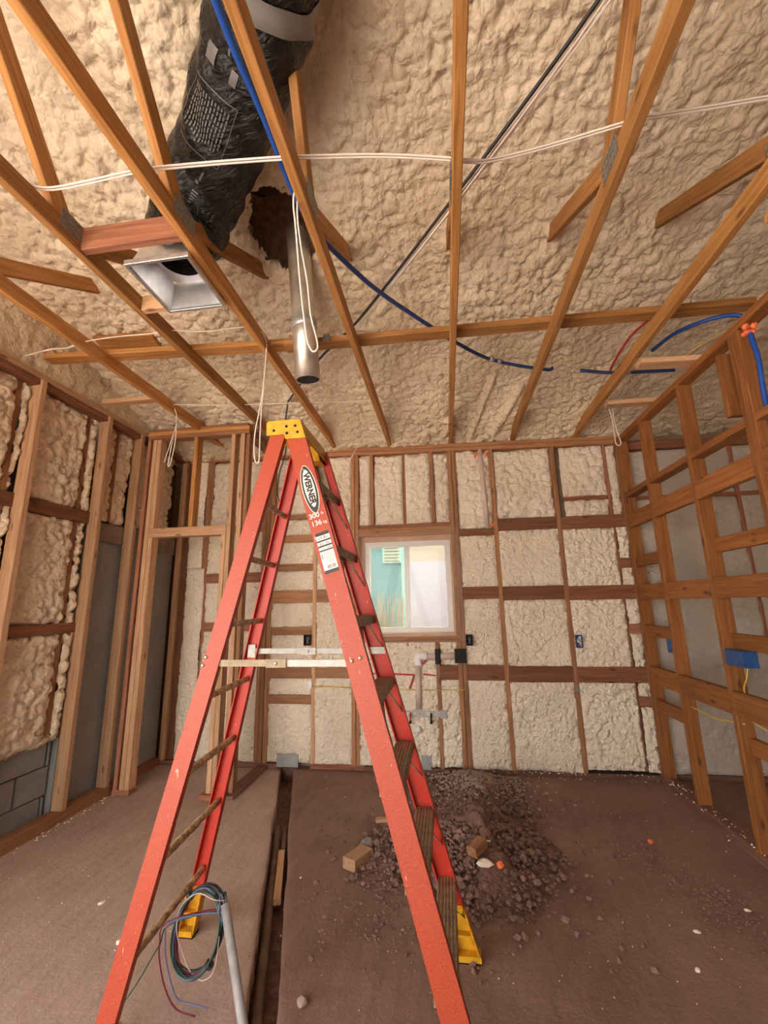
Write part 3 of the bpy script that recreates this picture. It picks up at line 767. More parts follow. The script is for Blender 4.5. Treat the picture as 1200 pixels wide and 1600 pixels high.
# ================================================================== RIGHT PARTITION (open studs)
XR = 1.66
wr = struct(beam('wall_right', (XR+0.045, 0.4, 2.925), (XR+0.045, 4.165, 2.925), 0.089, 0.045, 'w_part', None))
boxr('bottom_plate', XR, XR+0.089, 0.4, 4.165, 0.0, 0.055, 'w_dirty', wr)
def rstud(y0, mat='w_part', z0=0.055, z1=2.90, x0=XR, x1=XR+0.089, w=0.040):
    boxr('stud', x0, x1, y0, y0+w, z0, z1, mat, wr)
for y0 in (3.600, 2.995, 2.415, 2.372, 1.80, 1.20): rstud(y0)
rstud(4.075); rstud(2.62, z0=2.5, z1=2.9, x0=XR+0.05, x1=XR+0.14)
bays = [(3.64, 4.075), (3.035, 3.60), (2.455, 2.995), (1.84, 2.372), (1.24, 1.80)]
for y0, y1 in bays:
    boxr('blocking', XR, XR+0.089, y0, y1, 2.362, 2.408, 'w_part', wr)
    boxr('blocking', XR, XR+0.040, y0, y1, 2.085, 2.210, 'w_part', wr)
    boxr('blocking', XR, XR+0.040, y0, y1, 1.452, 1.577, 'w_part', wr)
    boxr('blocking', XR, XR+0.040, y0, y1, 0.770, 0.910, 'w_part', wr)
for y0, y1, x0 in ((3.64, 4.075, XR+0.01), (2.455, 2.995, XR+0.05), (1.24, 1.80, XR+0.05)):
    boxr('blocking', x0, x0+0.040, y0, y1, 1.735, 1.825, 'w_part', wr)
    boxr('blocking', x0, x0+0.040, y0, y1, 1.150, 1.240, 'w_part', wr)
    boxr('blocking', x0, x0+0.040, y0, y1, 0.560, 0.650, 'w_part', wr)
boxr('header', 1.86, 1.90, 1.3, 2.42, 2.70, 2.90, 'w_dark', wr)

# other sides of the building shell
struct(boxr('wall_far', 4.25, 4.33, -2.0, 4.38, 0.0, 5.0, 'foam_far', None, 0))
wr_ = struct(boxr('wall_rear', -0.15, 4.33, -2.12, -2.02, 0.0, 5.0, 'sheathing', None, 0))
boxr('sheathing_panel', -3.06, -0.15, -2.12, -2.02, 2.75, 5.0, 'sheathing', wr_, 0)
struct(boxr('ground_bounce', -20, 20, -20, -2.12, -0.12, -0.02, 'bounce_ground', None, 0))  # unseen pale ground, added to bounce sunlight up onto the ceiling

# ================================================================== ROOF TRUSSES
def gusset(parent, x, y, z, sgn, ly=0.15, lz=0.09, tilt=0.0):
    """toothed nail plate pressed on one face of the truss"""
    c = Vector((x+sgn*0.0205, y, z))
    vs, fs = [], []
    def cuboid(cx, cy, cz, dx, dy, dz):
        o = len(vs)
        for sx in (-1, 1):
            for sy in (-1, 1):
                for sz in (-1, 1): vs.append((cx+sx*dx, cy+sy*dy, cz+sz*dz))
        fs.extend([(o, o+1, o+3, o+2), (o+4, o+6, o+7, o+5), (o, o+4, o+5, o+1), (o+2, o+3, o+7, o+6), (o, o+2, o+6, o+4), (o+1, o+5, o+7, o+3)])
    cuboid(0, 0, 0, 0.0012, ly/2, lz/2)
    for i in range(6):
        for j in range(3):
            cuboid(sgn*0.0016, -ly/2+ly*(i+.5)/6, -lz/2+lz*(j+.5)/3, 0.0014, 0.007, 0.005)
    me = pydata('nail_plate', vs, fs, M['metal_plate'])
    add('nail_plate', me, parent, Matrix.Translation(c) @ Matrix.Rotation(tilt, 4, 'X'))

def truss(x, label, upw, dnw, plates):
    z = 3.037-0.0225*x
    t = thing('roof_truss', (x, YB, z), label, 'roof truss', 'roof trusses overhead')
    zc = z+0.0445
    beam('bottom_chord', (x, -0.6, zc), (x, YB+0.06, zc), 0.038, 0.089, 'w_truss', t)
    for w in (upw, dnw):
        if w: beam('web', (x+0.0005, *w[0]), (x+0.0005, *w[1]), 0.036, 0.085, 'w_truss', t, (1, 0, 0) if False else (0, 0.3, 1))
    for sgn in plates: gusset(t, x, 1.44, z+0.085, sgn)
    return t
UP = lambda y0, s, L: ((y0, 3.14), (y0-L, 3.14+s*L))
truss(-2.23, 'roof truss running along the studs of the block wall, first from it', UP(1.40, 1.3, 0.62), ((1.48, 3.13), (2.34, 3.66)), (1,))
truss(-1.62, 'roof truss carrying the brown block beside the duct boot, second from the block wall', UP(1.40, 1.35, 0.60), ((1.46, 3.13), (2.48, 3.74)), (1,))
truss(-1.08, 'roof truss under the black duct with the metal boot fixed to its side', UP(1.42, 1.15, 0.68), ((1.48, 3.13), (2.56, 3.76)), (1, -1))
truss(-0.50, 'roof truss with the blue pipe beside it and a white wire loop hanging down', UP(1.46, 1.9, 0.44), ((1.52, 3.13), (2.58, 3.82)), (1,))
truss(0.12, 'roof truss in the middle of the room, seen edge on above the window', None, ((1.50, 3.13), (2.30, 3.63)), (-1,))
truss(0.722, 'roof truss with plated diagonal webs, second from the open stud partition', UP(1.48, 0.95, 0.75), ((1.45, 3.11), (2.40, 3.67)), (-1,))
truss(1.318, 'roof truss closest to the open stud partition, red pipe passing behind it', UP(1.45, 1.1, 0.70), ((1.52, 3.14), (2.40, 3.67)), (-1,))

# lateral braces and short blocks between trusses
br = beam('lateral_brace', (-0.98, 2.462, 3.150), (1.84, 2.470, 3.118), 0.089, 0.038, 'w_truss', None)
tag(br, 'long flat board laid across the trusses behind the metal vent pipe', 'board')
br2 = beam('lateral_brace', (-2.70, 2.385, 3.195), (-0.90, 2.450, 3.152), 0.089, 0.038, 'w_truss', None)
tag(br2, 'flat brace board reaching from the block wall plate to the vent pipe', 'board')
b1 = boxr('blocking_board', -1.598, -1.10, 1.475, 1.513, 3.085, 3.205, 'w_red', None)
tag(b1, 'reddish brown block nailed between two trusses on the duct side of the boot', 'board')
b2 = boxr('blocking_board', -1.598, -1.10, 1.885, 1.923, 3.075, 3.165, 'w_tan', None)
tag(b2, 'light tan block between two trusses behind the metal duct boot', 'board')
sb = beam('blocking_board', (1.340, 2.80, 2.985), (1.70, 2.80, 2.970), 0.089, 0.035, 'w_tan', None)
tag(sb, 'short pale block above the partition, beside the red pipe', 'board')
sb = beam('blocking_board', (1.340, 3.40, 2.985), (1.70, 3.38, 2.970), 0.080, 0.035, 'w_tan', None)
tag(sb, 'short foam-edged block above the partition nearest the window wall', 'board')
sb = beam('blocking_board', (-2.72, 2.93, 3.125), (-2.26, 2.93, 3.125), 0.07, 0.035, 'w_tan', None)
tag(sb, 'short pale block between block wall plate and first truss', 'board')
sb = beam('blocking_board', (-2.56, 2.66, 3.47), (-2.08, 2.68, 3.44), 0.20, 0.05, 'w_truss', None, (0, 0.27, 0.96))
tag(sb, 'orange board half buried in ceiling foam above the flat brace', 'board')
sb = beam('blocking_board', (1.34, 1.60, 2.93), (1.75, 1.60, 2.92), 0.089, 0.038, 'w_truss', None)
tag(sb, 'short orange block above the partition, furthest from the window wall', 'board')

# ================================================================== DUCT BOOT AND FLEX DUCT
bt = thing('duct_boot', (-1.24, 1.70, 3.04), 'square galvanised metal register boot hung between two trusses', 'duct boot')
x0, x1, y0, y1 = -1.405, -1.105, 1.545, 1.865
zb = 3.030
def panel(name, quad, th, mat, parent):
    a = [Vector(q) for q in quad]; n = (a[1]-a[0]).cross(a[2]-a[0]).normalized()*th
    vs = a+[p+n for p in a]
    fs = [(0, 1, 2, 3), (7, 6, 5, 4), (0, 4, 5, 1), (1, 5, 6, 2), (2, 6, 7, 3), (3, 7, 4, 0)]
    return add(name, pydata(name, vs, fs, M[mat]), parent)
zt_ = 3.165; ins = 0.035
B = [(x0, y0, zb), (x1, y0, zb), (x1, y1, zb), (x0, y1, zb)]
Tt = [(x0+ins, y0+ins, zt_), (x1-ins, y0+ins, zt_), (x1-ins, y1-ins, zt_), (x0+ins, y1-ins, zt_)]
for i in range(4):
    j = (i+1) % 4
    panel('side_panel', (B[i], B[j], Tt[j], Tt[i]), 0.002, 'galv', bt)
# top panel with round opening
n = 32; cx, cy, rc = -1.235, 1.675, 0.105
ring = [(cx+rc*math.cos(2*math.pi*k/n), cy+rc*math.sin(2*math.pi*k/n), zt_) for k in range(n)]
def onrect(k):
    a = 2*math.pi*k/n; c, s = math.cos(a), math.sin(a)
    xa, xb, ya, yb = Tt[0][0], Tt[1][0], Tt[0][1], Tt[2][1]
    tx = ((xb if c > 0 else xa)-cx)/c if abs(c) > 1e-6 else 1e9
    ty = ((yb if s > 0 else ya)-cy)/s if abs(s) > 1e-6 else 1e9
    t = min(tx, ty); return (cx+c*t, cy+s*t, zt_)
vs = ring+[onrect(k) for k in range(n)]
add('top_panel', pydata('top_panel', vs, [(k, (k+1) % n, n+(k+1) % n, n+k) for k in range(n)], M['galv']), bt)
vs = [(a[0], a[1], zt_-0.01) for a in ring]+[(a[0], a[1], zt_+0.09) for a in ring]
add('collar', pydata('collar', vs, [(k, (k+1) % n, n+(k+1) % n, n+k) for k in range(n)], M['black'], True), bt)
for nm, a in (('flange', (x0-0.012, x1+0.012, y0-0.014, y0+0.002)), ('flange', (x0-0.012, x1+0.012, y1-0.002, y1+0.014)),
              ('flange', (x0-0.014, x0+0.002, y0, y1)), ('flange', (x1-0.002, x1+0.012, y0, y1))):
    boxr(nm, *a, zb-0.004, zb+0.022, 'galv', bt, 0.001)

dpath = [(-0.36, 0.72, 3.66), (-0.44, 0.90, 3.65), (-0.503, 0.992, 3.64), (-0.565, 1.094, 3.63), (-0.655, 1.194, 3.61), (-0.77, 1.311, 3.58), (-0.915, 1.452, 3.54), (-1.05, 1.56, 3.48), (-1.16, 1.640, 3.39), (-1.225, 1.672, 3.28), (-1.235, 1.675, 3.20)]
sp = smoothpath(dpath, 12)
fd = thing('flexible_duct', (-0.9, 1.4, 3.3), 'fat black plastic-wrapped flexible duct curving down to the metal boot', 'duct')
nn = 48; rng = np.random.default_rng(4)
def rduct(i, k):
    t = i/len(sp); a = k/nn*2*math.pi
    base = 0.185 if t < 0.86 else 0.185-(t-0.86)/0.14*0.055
    w = 0.6*0.006*math.sin(i*0.9+1.3*math.sin(a*2)+a*3)+0.005*math.sin(i*0.37+a*5)+0.004*math.sin(a*9+i*0.5)
    return base+w*1.0
vs, fs = sweep(sp, 0.18, nn, True, rduct)
add('sleeve', pydata('sleeve', vs, fs, M['duct'], True), fd)
def duct_pt(i, a, off=0.010):
    p = [Vector(q) for q in sp]; i0 = int(i); f = i-i0; i0 = min(i0, len(p)-2)
    c = p[i0].lerp(p[i0+1], f)
    k = a/(2*math.pi)*nn; k0 = int(math.floor(k)) % nn; k1 = (k0+1) % nn; g = k-math.floor(k)
    q0 = vs[i0*nn+k0].lerp(vs[i0*nn+k1], g); q1 = vs[(i0+1)*nn+k0].lerp(vs[(i0+1)*nn+k1], g)
    q = q0.lerp(q1, f); return q+(q-c).normalized()*off
# grey tape band near the far end
bandv = []
for i in range(26, 36, 2):
    for k in range(nn+1): bandv.append(duct_pt(i, 2*math.pi*k/nn, 0.004))
bandf = [(r*(nn+1)+k, r*(nn+1)+k+1, (r+1)*(nn+1)+k+1, (r+1)*(nn+1)+k) for r in range(4) for k in range(nn)]
M['duct_tape'] = plain('brownish_grey_tape', (0.20, 0.185, 0.175), 0.5)
add('tape_band', pydata('tape_band', bandv, bandf, M['duct_tape'], True), fd)
# printed panel: which angles face the room below/left
def ang_facing(i, d):
    p = Vector(sp[int(i)]); best, ba = -9, 0
    for k in range(nn):
        s = (vs[int(i)*nn+k]-p).normalized().dot(d)
        if s > best: best, ba = s, 2*math.pi*k/nn
    return ba
fc = Vector((0, 0, 1.45))
i_mid = 66
a0 = ang_facing(i_mid, (fc-Vector(sp[i_mid])+Vector((-1.5, 0, 0.2))).normalized())
def pquad(V, F, i0, i1, b0, b1, off=0.004, ni=3, nb=3):
    o = len(V)
    for r in range(ni+1):
        for c in range(nb+1): V.append(duct_pt(i0+(i1-i0)*r/ni, a0+b0+(b1-b0)*c/nb, off))
    for r in range(ni):
        for c in range(nb):
            q = o+r*(nb+1)+c; F.append((q, q+1, q+nb+2, q+nb+1))
V, F = [], []
for bb in (-0.62, 0.50): pquad(V, F, 58, 74, bb, bb+0.012, ni=10, nb=1)
for ii in (58, 74): pquad(V, F, ii, ii+0.25, -0.62, 0.51, ni=1, nb=10)
for k in range(13):
    L = 0.75+0.2*random.random()
    b = -0.5+k*0.072
    i = 60.0
    while i < 60+12*L:
        w = random.uniform(0.5, 1.6); pquad(V, F, i, i+w, b, b+0.030, ni=2, nb=1); i += w+0.35
pquad(V, F, 50, 54, -0.45, -0.30); pquad(V, F, 49, 53.5, 0.05, 0.30); pquad(V, F, 46, 48, -0.2, -0.15); pquad(V, F, 78, 81, -0.4, -0.36); pquad(V, F, 81.5, 83, -0.38, -0.30)
for k in range(5): pquad(V, F, 86+k*1.3, 86.6+k*1.3, -0.45+0.02*k, -0.30)
add('printed_text', pydata('printed_text', V, F, M['ink_grey']), fd)

# ================================================================== VENT PIPE
vp = thing('vent_pipe', (-0.78, 2.30, 2.80), 'round galvanised metal vent pipe hanging open-ended from the ceiling hole', 'pipe')
def lathe(name, prof, p0, axis, mat, parent, n=28, smooth=True, closed_ends=False):
    p0 = Vector(p0); ax = Vector(axis).normalized()
    u_ = ax.cross(Vector((0, 1, 0.2))).normalized(); v_ = ax.cross(u_)
    vs = []
    for (r, h) in prof:
        for k in range(n):
            a = 2*math.pi*k/n; vs.append(p0+ax*h+(u_*math.cos(a)+v_*math.sin(a))*r)
    fs = []
    for i in range(len(prof)-1):
        for k in range(n):
            j = (k+1) % n; fs.append((i*n+k, i*n+j, (i+1)*n+j, (i+1)*n+k))
    if closed_ends: fs += [tuple(reversed(range(n))), tuple(range((len(prof)-1)*n, len(prof)*n))]
    return add(name, pydata(name, vs, fs, M[mat], smooth), parent)
P0 = Vector((-0.768, 2.30, 2.795)); P1 = Vector((-0.815, 2.15, 3.85)); axp = P1-P0
lathe('pipe_section', [(0.070, 0.25), (0.070, 0.02), (0.070, 0.0), (0.074, 0.0), (0.0745, 0.335), (0.0745, 0.35)], P0, axp, 'galv_pipe', vp, 36)
lathe('pipe_section', [(0.071, 0.33), (0.071, 1.0)], P0, axp, 'galv_pipe', vp, 36)
lathe('pipe_collar', [(0.0745, 0.325), (0.0785, 0.327), (0.0785, 0.372), (0.072, 0.375)], P0, axp, 'tape', vp, 36)
lathe('bore_shade', [(0.0695, 0.006), (0.0001, 0.007)], P0, axp, 'black_shade', vp, 36)  # black disc across the mouth, painted in place of the shade inside
for sx in (-1, 1):
    boxr('strap_ear', -0.785+sx*0.10-0.022, -0.785+sx*0.10+0.022, 2.395, 2.405, 3.12, 3.165, 'metal_plate', vp)

# ================================================================== CABLES AND PIPES OVERHEAD
RO = lambda pts, d: [(p[0], p[1]+d, p[2]) for p in pts]
c1 = [(-1.66, 1.22, 3.19), (-1.52, 1.238, 3.15), (-1.168, 1.227, 3.15), (-1.058, 1.229, 3.152), (-0.799, 1.245, 3.15), (-0.545, 1.263, 3.145), (-0.448, 1.276, 3.148), (-0.155, 1.319, 3.15), (0.102, 1.365, 3.14), (0.152, 1.38, 3.14), (0.251, 1.398, 3.145), (0.453, 1.384, 3.15), (0.702, 1.342, 3.145), (0.801, 1.334, 3.15), (0.987, 1.334, 3.15), (1.30, 1.334, 3.15), (1.9, 1.32, 3.10)]
t = thing('ceiling_cable', (0, 1.3, 3.14), 'paired white cables strung across all the trusses near the black duct', 'cable')
tube('cable', c1, 0.0042, 'white_wire', t, 6, 5); tube('cable', RO(c1, 0.011), 0.0042, 'white_wire', t, 6, 5)

bp_ = [(1.75, -0.75, 3.98), (1.10, 0.30, 3.62), (0.80, 0.80, 3.46), (0.597, 1.13, 3.4), (0.099, 1.715, 3.3), (-0.461, 2.337, 3.2), (-0.819, 2.71, 3.2), (-1.303, 3.363, 3.23)]
t = thing('cable_bundle', (0, 1.8, 3.2), 'bundle of black and white cables running diagonally under the foam roof', 'cable bundle')
tube('black_cable', bp_, 0.0085, 'wire_black', t, 6, 6)
for k, (dx, dz, r) in enumerate(((0.016, -0.004, 0.005), (0.026, 0.002, 0.0045), (0.021, 0.012, 0.0045))):
    q = [(p[0]+dx+0.004*math.sin(i*2+k), p[1]+dx*0.8, p[2]+dz+0.004*math.sin(i*3+k*2)) for i, p in enumerate(bp_)]
    tube('white_cable', q, r, 'white_wire', t, 6, 6)
tube('black_cable', [(-1.303, 3.363, 3.23), (-1.42, 3.6, 3.08), (-1.50, 3.85, 2.95), (-1.60, 3.95, 2.75), (-1.62, 3.99, 2.52), (-1.54, 4.02, 2.40)], 0.006, 'wire_black', t, 6, 6)

b_a = [(-0.583, 0.60, 3.19), (-0.588, 0.835, 3.2), (-0.586, 0.983, 3.2), (-0.574, 1.166, 3.2), (-0.566, 1.486, 3.2), (-0.52, 1.66, 3.19), (-0.476, 1.76, 3.18), (-0.30, 2.09, 3.19), (-0.006, 2.49, 3.2), (0.149, 2.68, 3.2), (0.425, 2.95, 3.2), (0.83, 3.15, 3.2), (0.90, 3.16, 3.21)]
t = thing('blue_conduit', (0, 2.3, 3.2), 'long blue flexible pipe curving from the black duct to the window end', 'conduit')
tube('pipe', b_a[:6], 0.0135, 'blue', t, 10, 8); tube('pipe', b_a[5:], 0.0125, 'navy', t, 10, 8)
for p, q in (((0.40, 2.925, 3.2), (0.425, 2.945, 3.2)), ((0.46, 2.965, 3.2), (0.485, 2.982, 3.2))): tube('coupling', [p, q], 0.019, 'tape', t, 10, 2)
t = thing('blue_conduit', (1.5, 3.2, 3.15), 'dark blue pipe with couplings lying along the foam beside the last truss', 'conduit')
tube('pipe', [(1.10, 3.16, 3.17), (1.28, 3.189, 3.15), (1.45, 3.22, 3.15), (1.56, 3.236, 3.155), (1.80, 3.248, 3.15)], 0.0125, 'navy', t, 10, 6)
for p, q in (((1.40, 3.21, 3.15), (1.42, 3.214, 3.15)), ((1.45, 3.219, 3.15), (1.47, 3.223, 3.15))): tube('coupling', [p, q], 0.018, 'tape', t, 10, 2)
t = tube('blue_conduit', [(1.49, 2.90, 3.13), (1.545, 2.72, 3.13), (1.66, 2.57, 3.11), (1.78, 2.52, 3.09), (1.86, 2.50, 3.02)], 0.0125, 'blue', None, 10, 6)
tag(t, 'blue pipe bowing out of the foam over the partition top plate', 'conduit')
t = tube('red_pipe', [(1.40, 2.58, 3.20), (1.360, 2.675, 3.2), (1.325, 2.83, 3.2), (1.330, 3.085, 3.2), (1.348, 3.25, 3.2), (1.39, 3.36, 3.23)], 0.0085, 'red', None, 8, 6)
tag(t, 'thin red pipe bending behind the truss nearest the partition', 'pipe')
t = thing('blue_conduit', (1.72, 2.35, 2.0), 'blue pipe dropping beside the double stud of the partition with orange foam on top', 'conduit')
tube('pipe', [(1.715, 2.360, 2.90), (1.718, 2.352, 2.79), (1.72, 2.345, 2.70), (1.72, 2.36, 2.50), (1.72, 2.36, 2.30), (1.72, 2.36, 2.0), (1.72, 2.35, 1.2)], 0.0125, 'blue', t, 10, 6)
bm = bmesh.new()
for k in range(16):
    m4 = Matrix.Translation((1.705+random.uniform(-.035, .03), 2.35+random.uniform(-.04, .04), 2.885+random.uniform(-.02, .02))) @ Matrix.Scale(random.uniform(.010, .022), 4)
    bmesh.ops.create_icosphere(bm, subdivisions=1, radius=1, matrix=m4)
me = bpy.data.meshes.new('fire_foam'); bm.to_mesh(me); bm.free(); me.materials.append(M['orange_foam']); add('fire_foam', me, t)

def drop(label, paths, r=0.0038):
    t = thing('hanging_wire', paths[0][0], label, 'wire', 'white wires hanging from the trusses')
    for p in paths: tube('wire', p, r, 'white_wire', t, 6, 6)
drop('short white wire loop hanging from the truss closest to the block wall', [[(-2.205, 3.10, 3.11), (-2.19, 3.113, 3.05), (-2.19, 3.115, 2.965), (-2.20, 3.09, 2.75), (-2.19, 3.06, 2.60), (-2.18, 3.05, 2.585), (-2.17, 3.06, 2.61), (-2.175, 3.10, 2.80), (-2.185, 3.112, 2.96)], [(-2.185, 3.112, 2.96), (-2.205, 3.08, 2.78), (-2.22, 3.05, 2.62)]])
drop('long white wire loop hanging beside the ladder top', [[(-1.06, 2.337, 3.10), (-1.06, 2.33, 2.95), (-1.063, 2.307, 2.716), (-1.075, 2.26, 2.45), (-1.065, 2.25, 2.30), (-1.05, 2.262, 2.272), (-1.04, 2.258, 2.31), (-1.052, 2.28, 2.45), (-1.058, 2.30, 2.65), (-1.056, 2.32, 2.80)]])
drop('long white wire loop hanging in front of the metal vent pipe', [[(-0.505, 1.37, 3.16), (-0.53, 1.36, 3.06), (-0.53, 1.40, 2.93), (-0.53, 1.46, 2.75), (-0.52, 1.52, 2.55), (-0.505, 1.53, 2.49), (-0.49, 1.535, 2.475), (-0.475, 1.535, 2.49), (-0.478, 1.53, 2.53), (-0.495, 1.50, 2.62), (-0.50, 1.46, 2.75), (-0.515, 1.42, 2.88), (-0.52, 1.38, 3.0), (-0.512, 1.365, 3.12)]])
drop('thin white wire curling down from the truss end above the ladder', [[(-0.50, 3.88, 3.10), (-0.53, 3.90, 3.06), (-0.60, 3.90, 3.13), (-0.69, 3.90, 3.12), (-0.76, 3.90, 3.04), (-0.80, 3.90, 2.95), (-0.863, 3.90, 2.84)]], 0.003)
drop('white wire loop hanging by the partition corner', [[(1.30, 3.25, 3.09), (1.33, 3.33, 3.085), (1.36, 3.42, 3.06), (1.395, 3.5, 3.01), (1.41, 3.5, 2.90), (1.412, 3.5, 2.76), (1.412, 3.5, 2.69), (1.435, 3.5, 2.665), (1.452, 3.5, 2.69), (1.44, 3.5, 2.76), (1.425, 3.5, 2.88), (1.424, 3.5, 3.0)]])
t = tube('ceiling_cable', [(-2.72, 2.235, 3.13), (-2.50, 2.205, 3.135), (-2.36, 2.195, 3.125), (-2.2, 2.172, 3.14), (-1.98, 2.16, 3.138), (-1.722, 2.156, 3.13), (-1.62, 2.16, 3.14), (-1.402, 2.185, 3.125), (-1.13, 2.193, 3.13), (-1.06, 2.25, 3.13), (-1.06, 2.337, 3.11)], 0.0035, 'white_wire', None, 6, 5)
tag(t, 'single thin white cable from the block wall to the ladder-side truss', 'cable')
t = tube('ceiling_cable', [(-2.19, 3.06, 3.13), (-1.774, 3.125, 3.12), (-1.402, 3.18, 3.125), (-1.022, 3.214, 3.12), (-0.75, 3.25, 3.12), (-0.50, 3.28, 3.13)], 0.0035, 'white_wire', None, 6, 5)
tag(t, 'thin white cable crossing low trusses above the closet framing', 'cable')
t = tube('ceiling_cable', [(1.62, 2.95, 3.02), (1.66, 2.80, 3.03), (1.70, 2.62, 3.02), (1.72, 2.50, 2.99)], 0.0035, 'yellow_wire', None, 6, 5)
tag(t, 'thin yellowish cable lying along the partition top plate', 'cable')

# ================================================================== ITEMS IN THE BACK WALL
def ebox(label, x0, x1, z0, z1, y0, mat='black', cover=None):
    t = thing('outlet_box', ((x0+x1)/2, y0, z0), label, 'outlet box', 'electrical outlet boxes')
    y0 -= 0.03; d = 0.045; th = 0.004
    for nm, a in (('side', (x0, x0+th, y0, y0+d, z0, z1)), ('side', (x1-th, x1, y0, y0+d, z0, z1)), ('side', (x0, x1, y0, y0+d, z0, z0+th)), ('side', (x0, x1, y0, y0+d, z1-th, z1)), ('back', (x0, x1, y0+d-th, y0+d, z0, z1))):
        boxr('box_'+nm, *a, mat, t, 0.001)
    multitube('wire', [[(x0+0.02, y0+0.045, z1-0.02), ((x0+x1)/2, y0+0.01, (z0+z1)/2), (x1-0.018, y0+0.03, z0+0.02)], [(x1-0.02, y0+0.045, z1-0.02), ((x0+x1)/2+.005, y0+0.015, (z0+z1)/2-.01), (x0+0.02, y0+0.03, z0+0.015)]], 0.0025, 'wire_pink', t, 5, 4)
    return t
ebox('black outlet box on the stud behind the ladder', -1.368, -1.308, 1.085, 1.185, YB-0.02)
ebox('black outlet box just beside the window sill corner', 0.158, 0.218, 1.075, 1.170, YB-0.02)
ebox('blue-edged outlet box on a window wall stud toward the partition', 1.112, 1.164, 1.050, 1.158, YB-0.02, 'bluebox')
def bluebox(label, y0, y1, z0, z1, x0=XR-0.004):
    t = thing('outlet_box', (x0, (y0+y1)/2, z0), label, 'outlet box', 'electrical outlet boxes')
    boxr('box_body', x0, x0+0.07, y0, y1, z0, z1, 'bluebox', t, 0.004)
    boxr('mud_ring', x0-0.004, x0, y0+0.006, y1-0.006, z0+0.006, z1-0.006, 'bluebox', t, 0.001)
    boxr('nail_bracket', x0+0.01, x0+0.03, y1-0.002, y1+0.012, z1-0.012, z1-0.004, 'metal_plate', t, 0.001)
    return t
bluebox('blue double outlet box on a partition stud with yellow wires below', 2.815, 2.992, 1.060, 1.150)
bluebox('small blue outlet box on the partition stud closest to the window wall', 3.645, 3.70, 1.055, 1.155)

dp = thing('drain_pipe', (-0.28, YB, 0.8), 'pinkish plastic drain pipe with elbow and black tape below the window', 'pipe')
yd = YB-0.005
tube('horizontal_pipe', [(-0.25, yd, 0.975), (0.15, yd, 0.985)], 0.030, 'pvc', dp, 14, 2)
tube('vertical_pipe', [(-0.285, yd, 0.94), (-0.293, yd, 0.53)], 0.029, 'pvc', dp, 14, 2)
tube('elbow', [(-0.285, yd, 0.90), (-0.284, yd, 0.955), (-0.275, yd, 0.98), (-0.25, yd, 0.985), (-0.20, yd, 0.982)], 0.037, 'white', dp, 14, 5)
for x0, x1, z0, z1 in ((-0.128, -0.080, 0.915, 1.045), (0.05, 0.150, 0.925, 1.045)):
    boxr('black_tape', x0, x1, yd-0.036, yd+0.04, z0, z1, 'black', dp, 0.004)
t = thing('vent_stack', (0.40, YB, 2.17), 'whitish plastic vent pipe in the bay right above the blocking, orange sealed', 'pipe')
tube('pipe', [(0.405, YB+0.015, 2.955), (0.425, YB+0.015, 2.165)], 0.024, 'pvc', t, 14, 2)
for cx_, cz_ in ((0.36, 2.90), (0.455, 2.90), (0.47, 2.19)):
    bm = bmesh.new()
    for k in range(6):
        bmesh.ops.create_icosphere(bm, subdivisions=1, radius=1, matrix=Matrix.Translation((cx_+random.uniform(-.015, .015), YB+0.01+random.uniform(-.01, .01), cz_+random.uniform(-.025, .025))) @ Matrix.Scale(random.uniform(.008, .016), 4))
    me = bpy.data.meshes.new('fire_foam'); bm.to_mesh(me); bm.free(); me.materials.append(M['orange_foam']); add('fire_foam', me, t)
t = thing('pipe_bracket', (-0.23, YB, 0.45), 'perforated metal pipe bracket under the window with two stub pipes', 'bracket')
n_h = 6; xa, xb_, za, zb_ = -0.43, -0.045, 0.458, 0.515
hw = (xb_-xa)/n_h
V, F = [], []
for k in range(n_h):
    cx_ = xa+hw*(k+.5); cz_ = (za+zb_)/2; r_ = 0.017
    o = len(V); nn_ = 16
    for q in range(nn_): V.append((cx_+r_*math.cos(2*math.pi*q/nn_), YB-0.008, cz_+r_*math.sin(2*math.pi*q/nn_)))
    for q in range(nn_):
        a = 2*math.pi*q/nn_; c, s = math.cos(a), math.sin(a)
        tt = min((hw/2)/max(abs(c), 1e-6), ((zb_-za)/2)/max(abs(s), 1e-6)); V.append((cx_+c*tt, YB-0.008, cz_+s*tt))
    F += [(o+q, o+(q+1) % nn_, o+nn_+(q+1) % nn_, o+nn_+q) for q in range(nn_)]
add('perforated_strip', pydata('perforated_strip', V, F, M['metal_plate']), t)
boxr('bracket_plate', -0.10, -0.045, YB-0.012, YB-0.006, 0.452, 0.520, 'metal_plate', t, 0.001)
for x in (-0.37, -0.185):
    tube('stub_pipe', [(x, YB+0.02, 0.49), (x, YB-0.03, 0.487), (x, YB-0.045, 0.455), (x, YB-0.045, 0.43)], 0.008, 'red' if x < -0.3 else 'black', t, 8, 4)
    tube('stub_cap', [(x, YB-0.045, 0.44), (x, YB-0.045, 0.415)], 0.011, 'black', t, 8, 2)
t = tube('drain_stub', [(-0.308, YB+0.05, 0.36), (-0.308, YB-0.03, 0.355)], 0.030, 'white', None, 16, 2)
tag(t, 'white round drain stub poking from the foam below the bracket', 'pipe')
t = tube('foam_ring', [(-0.275+0.045*math.cos(a), YB-0.02, 0.21+0.045*math.sin(a)) for a in np.linspace(0.6, 5.2, 14)], 0.006, 'scrap', None, 6, 3)
tag(t, 'curled cream foam rope low on the window wall', 'foam scrap')
for lab, x0, x1, z0, z1 in (('silver tape patch on the window wall above the floor trench', -1.615, -1.412, 0.02, 0.130), ('silver tape patch at the window wall base behind the ladder rail', -0.285, -0.200, 0.035, 0.150)):
    o = boxr('tape_patch', x0, x1, YB-0.014, YB-0.006, z0, z1, 'tape', None, 0.001); tag(o, lab, 'tape')
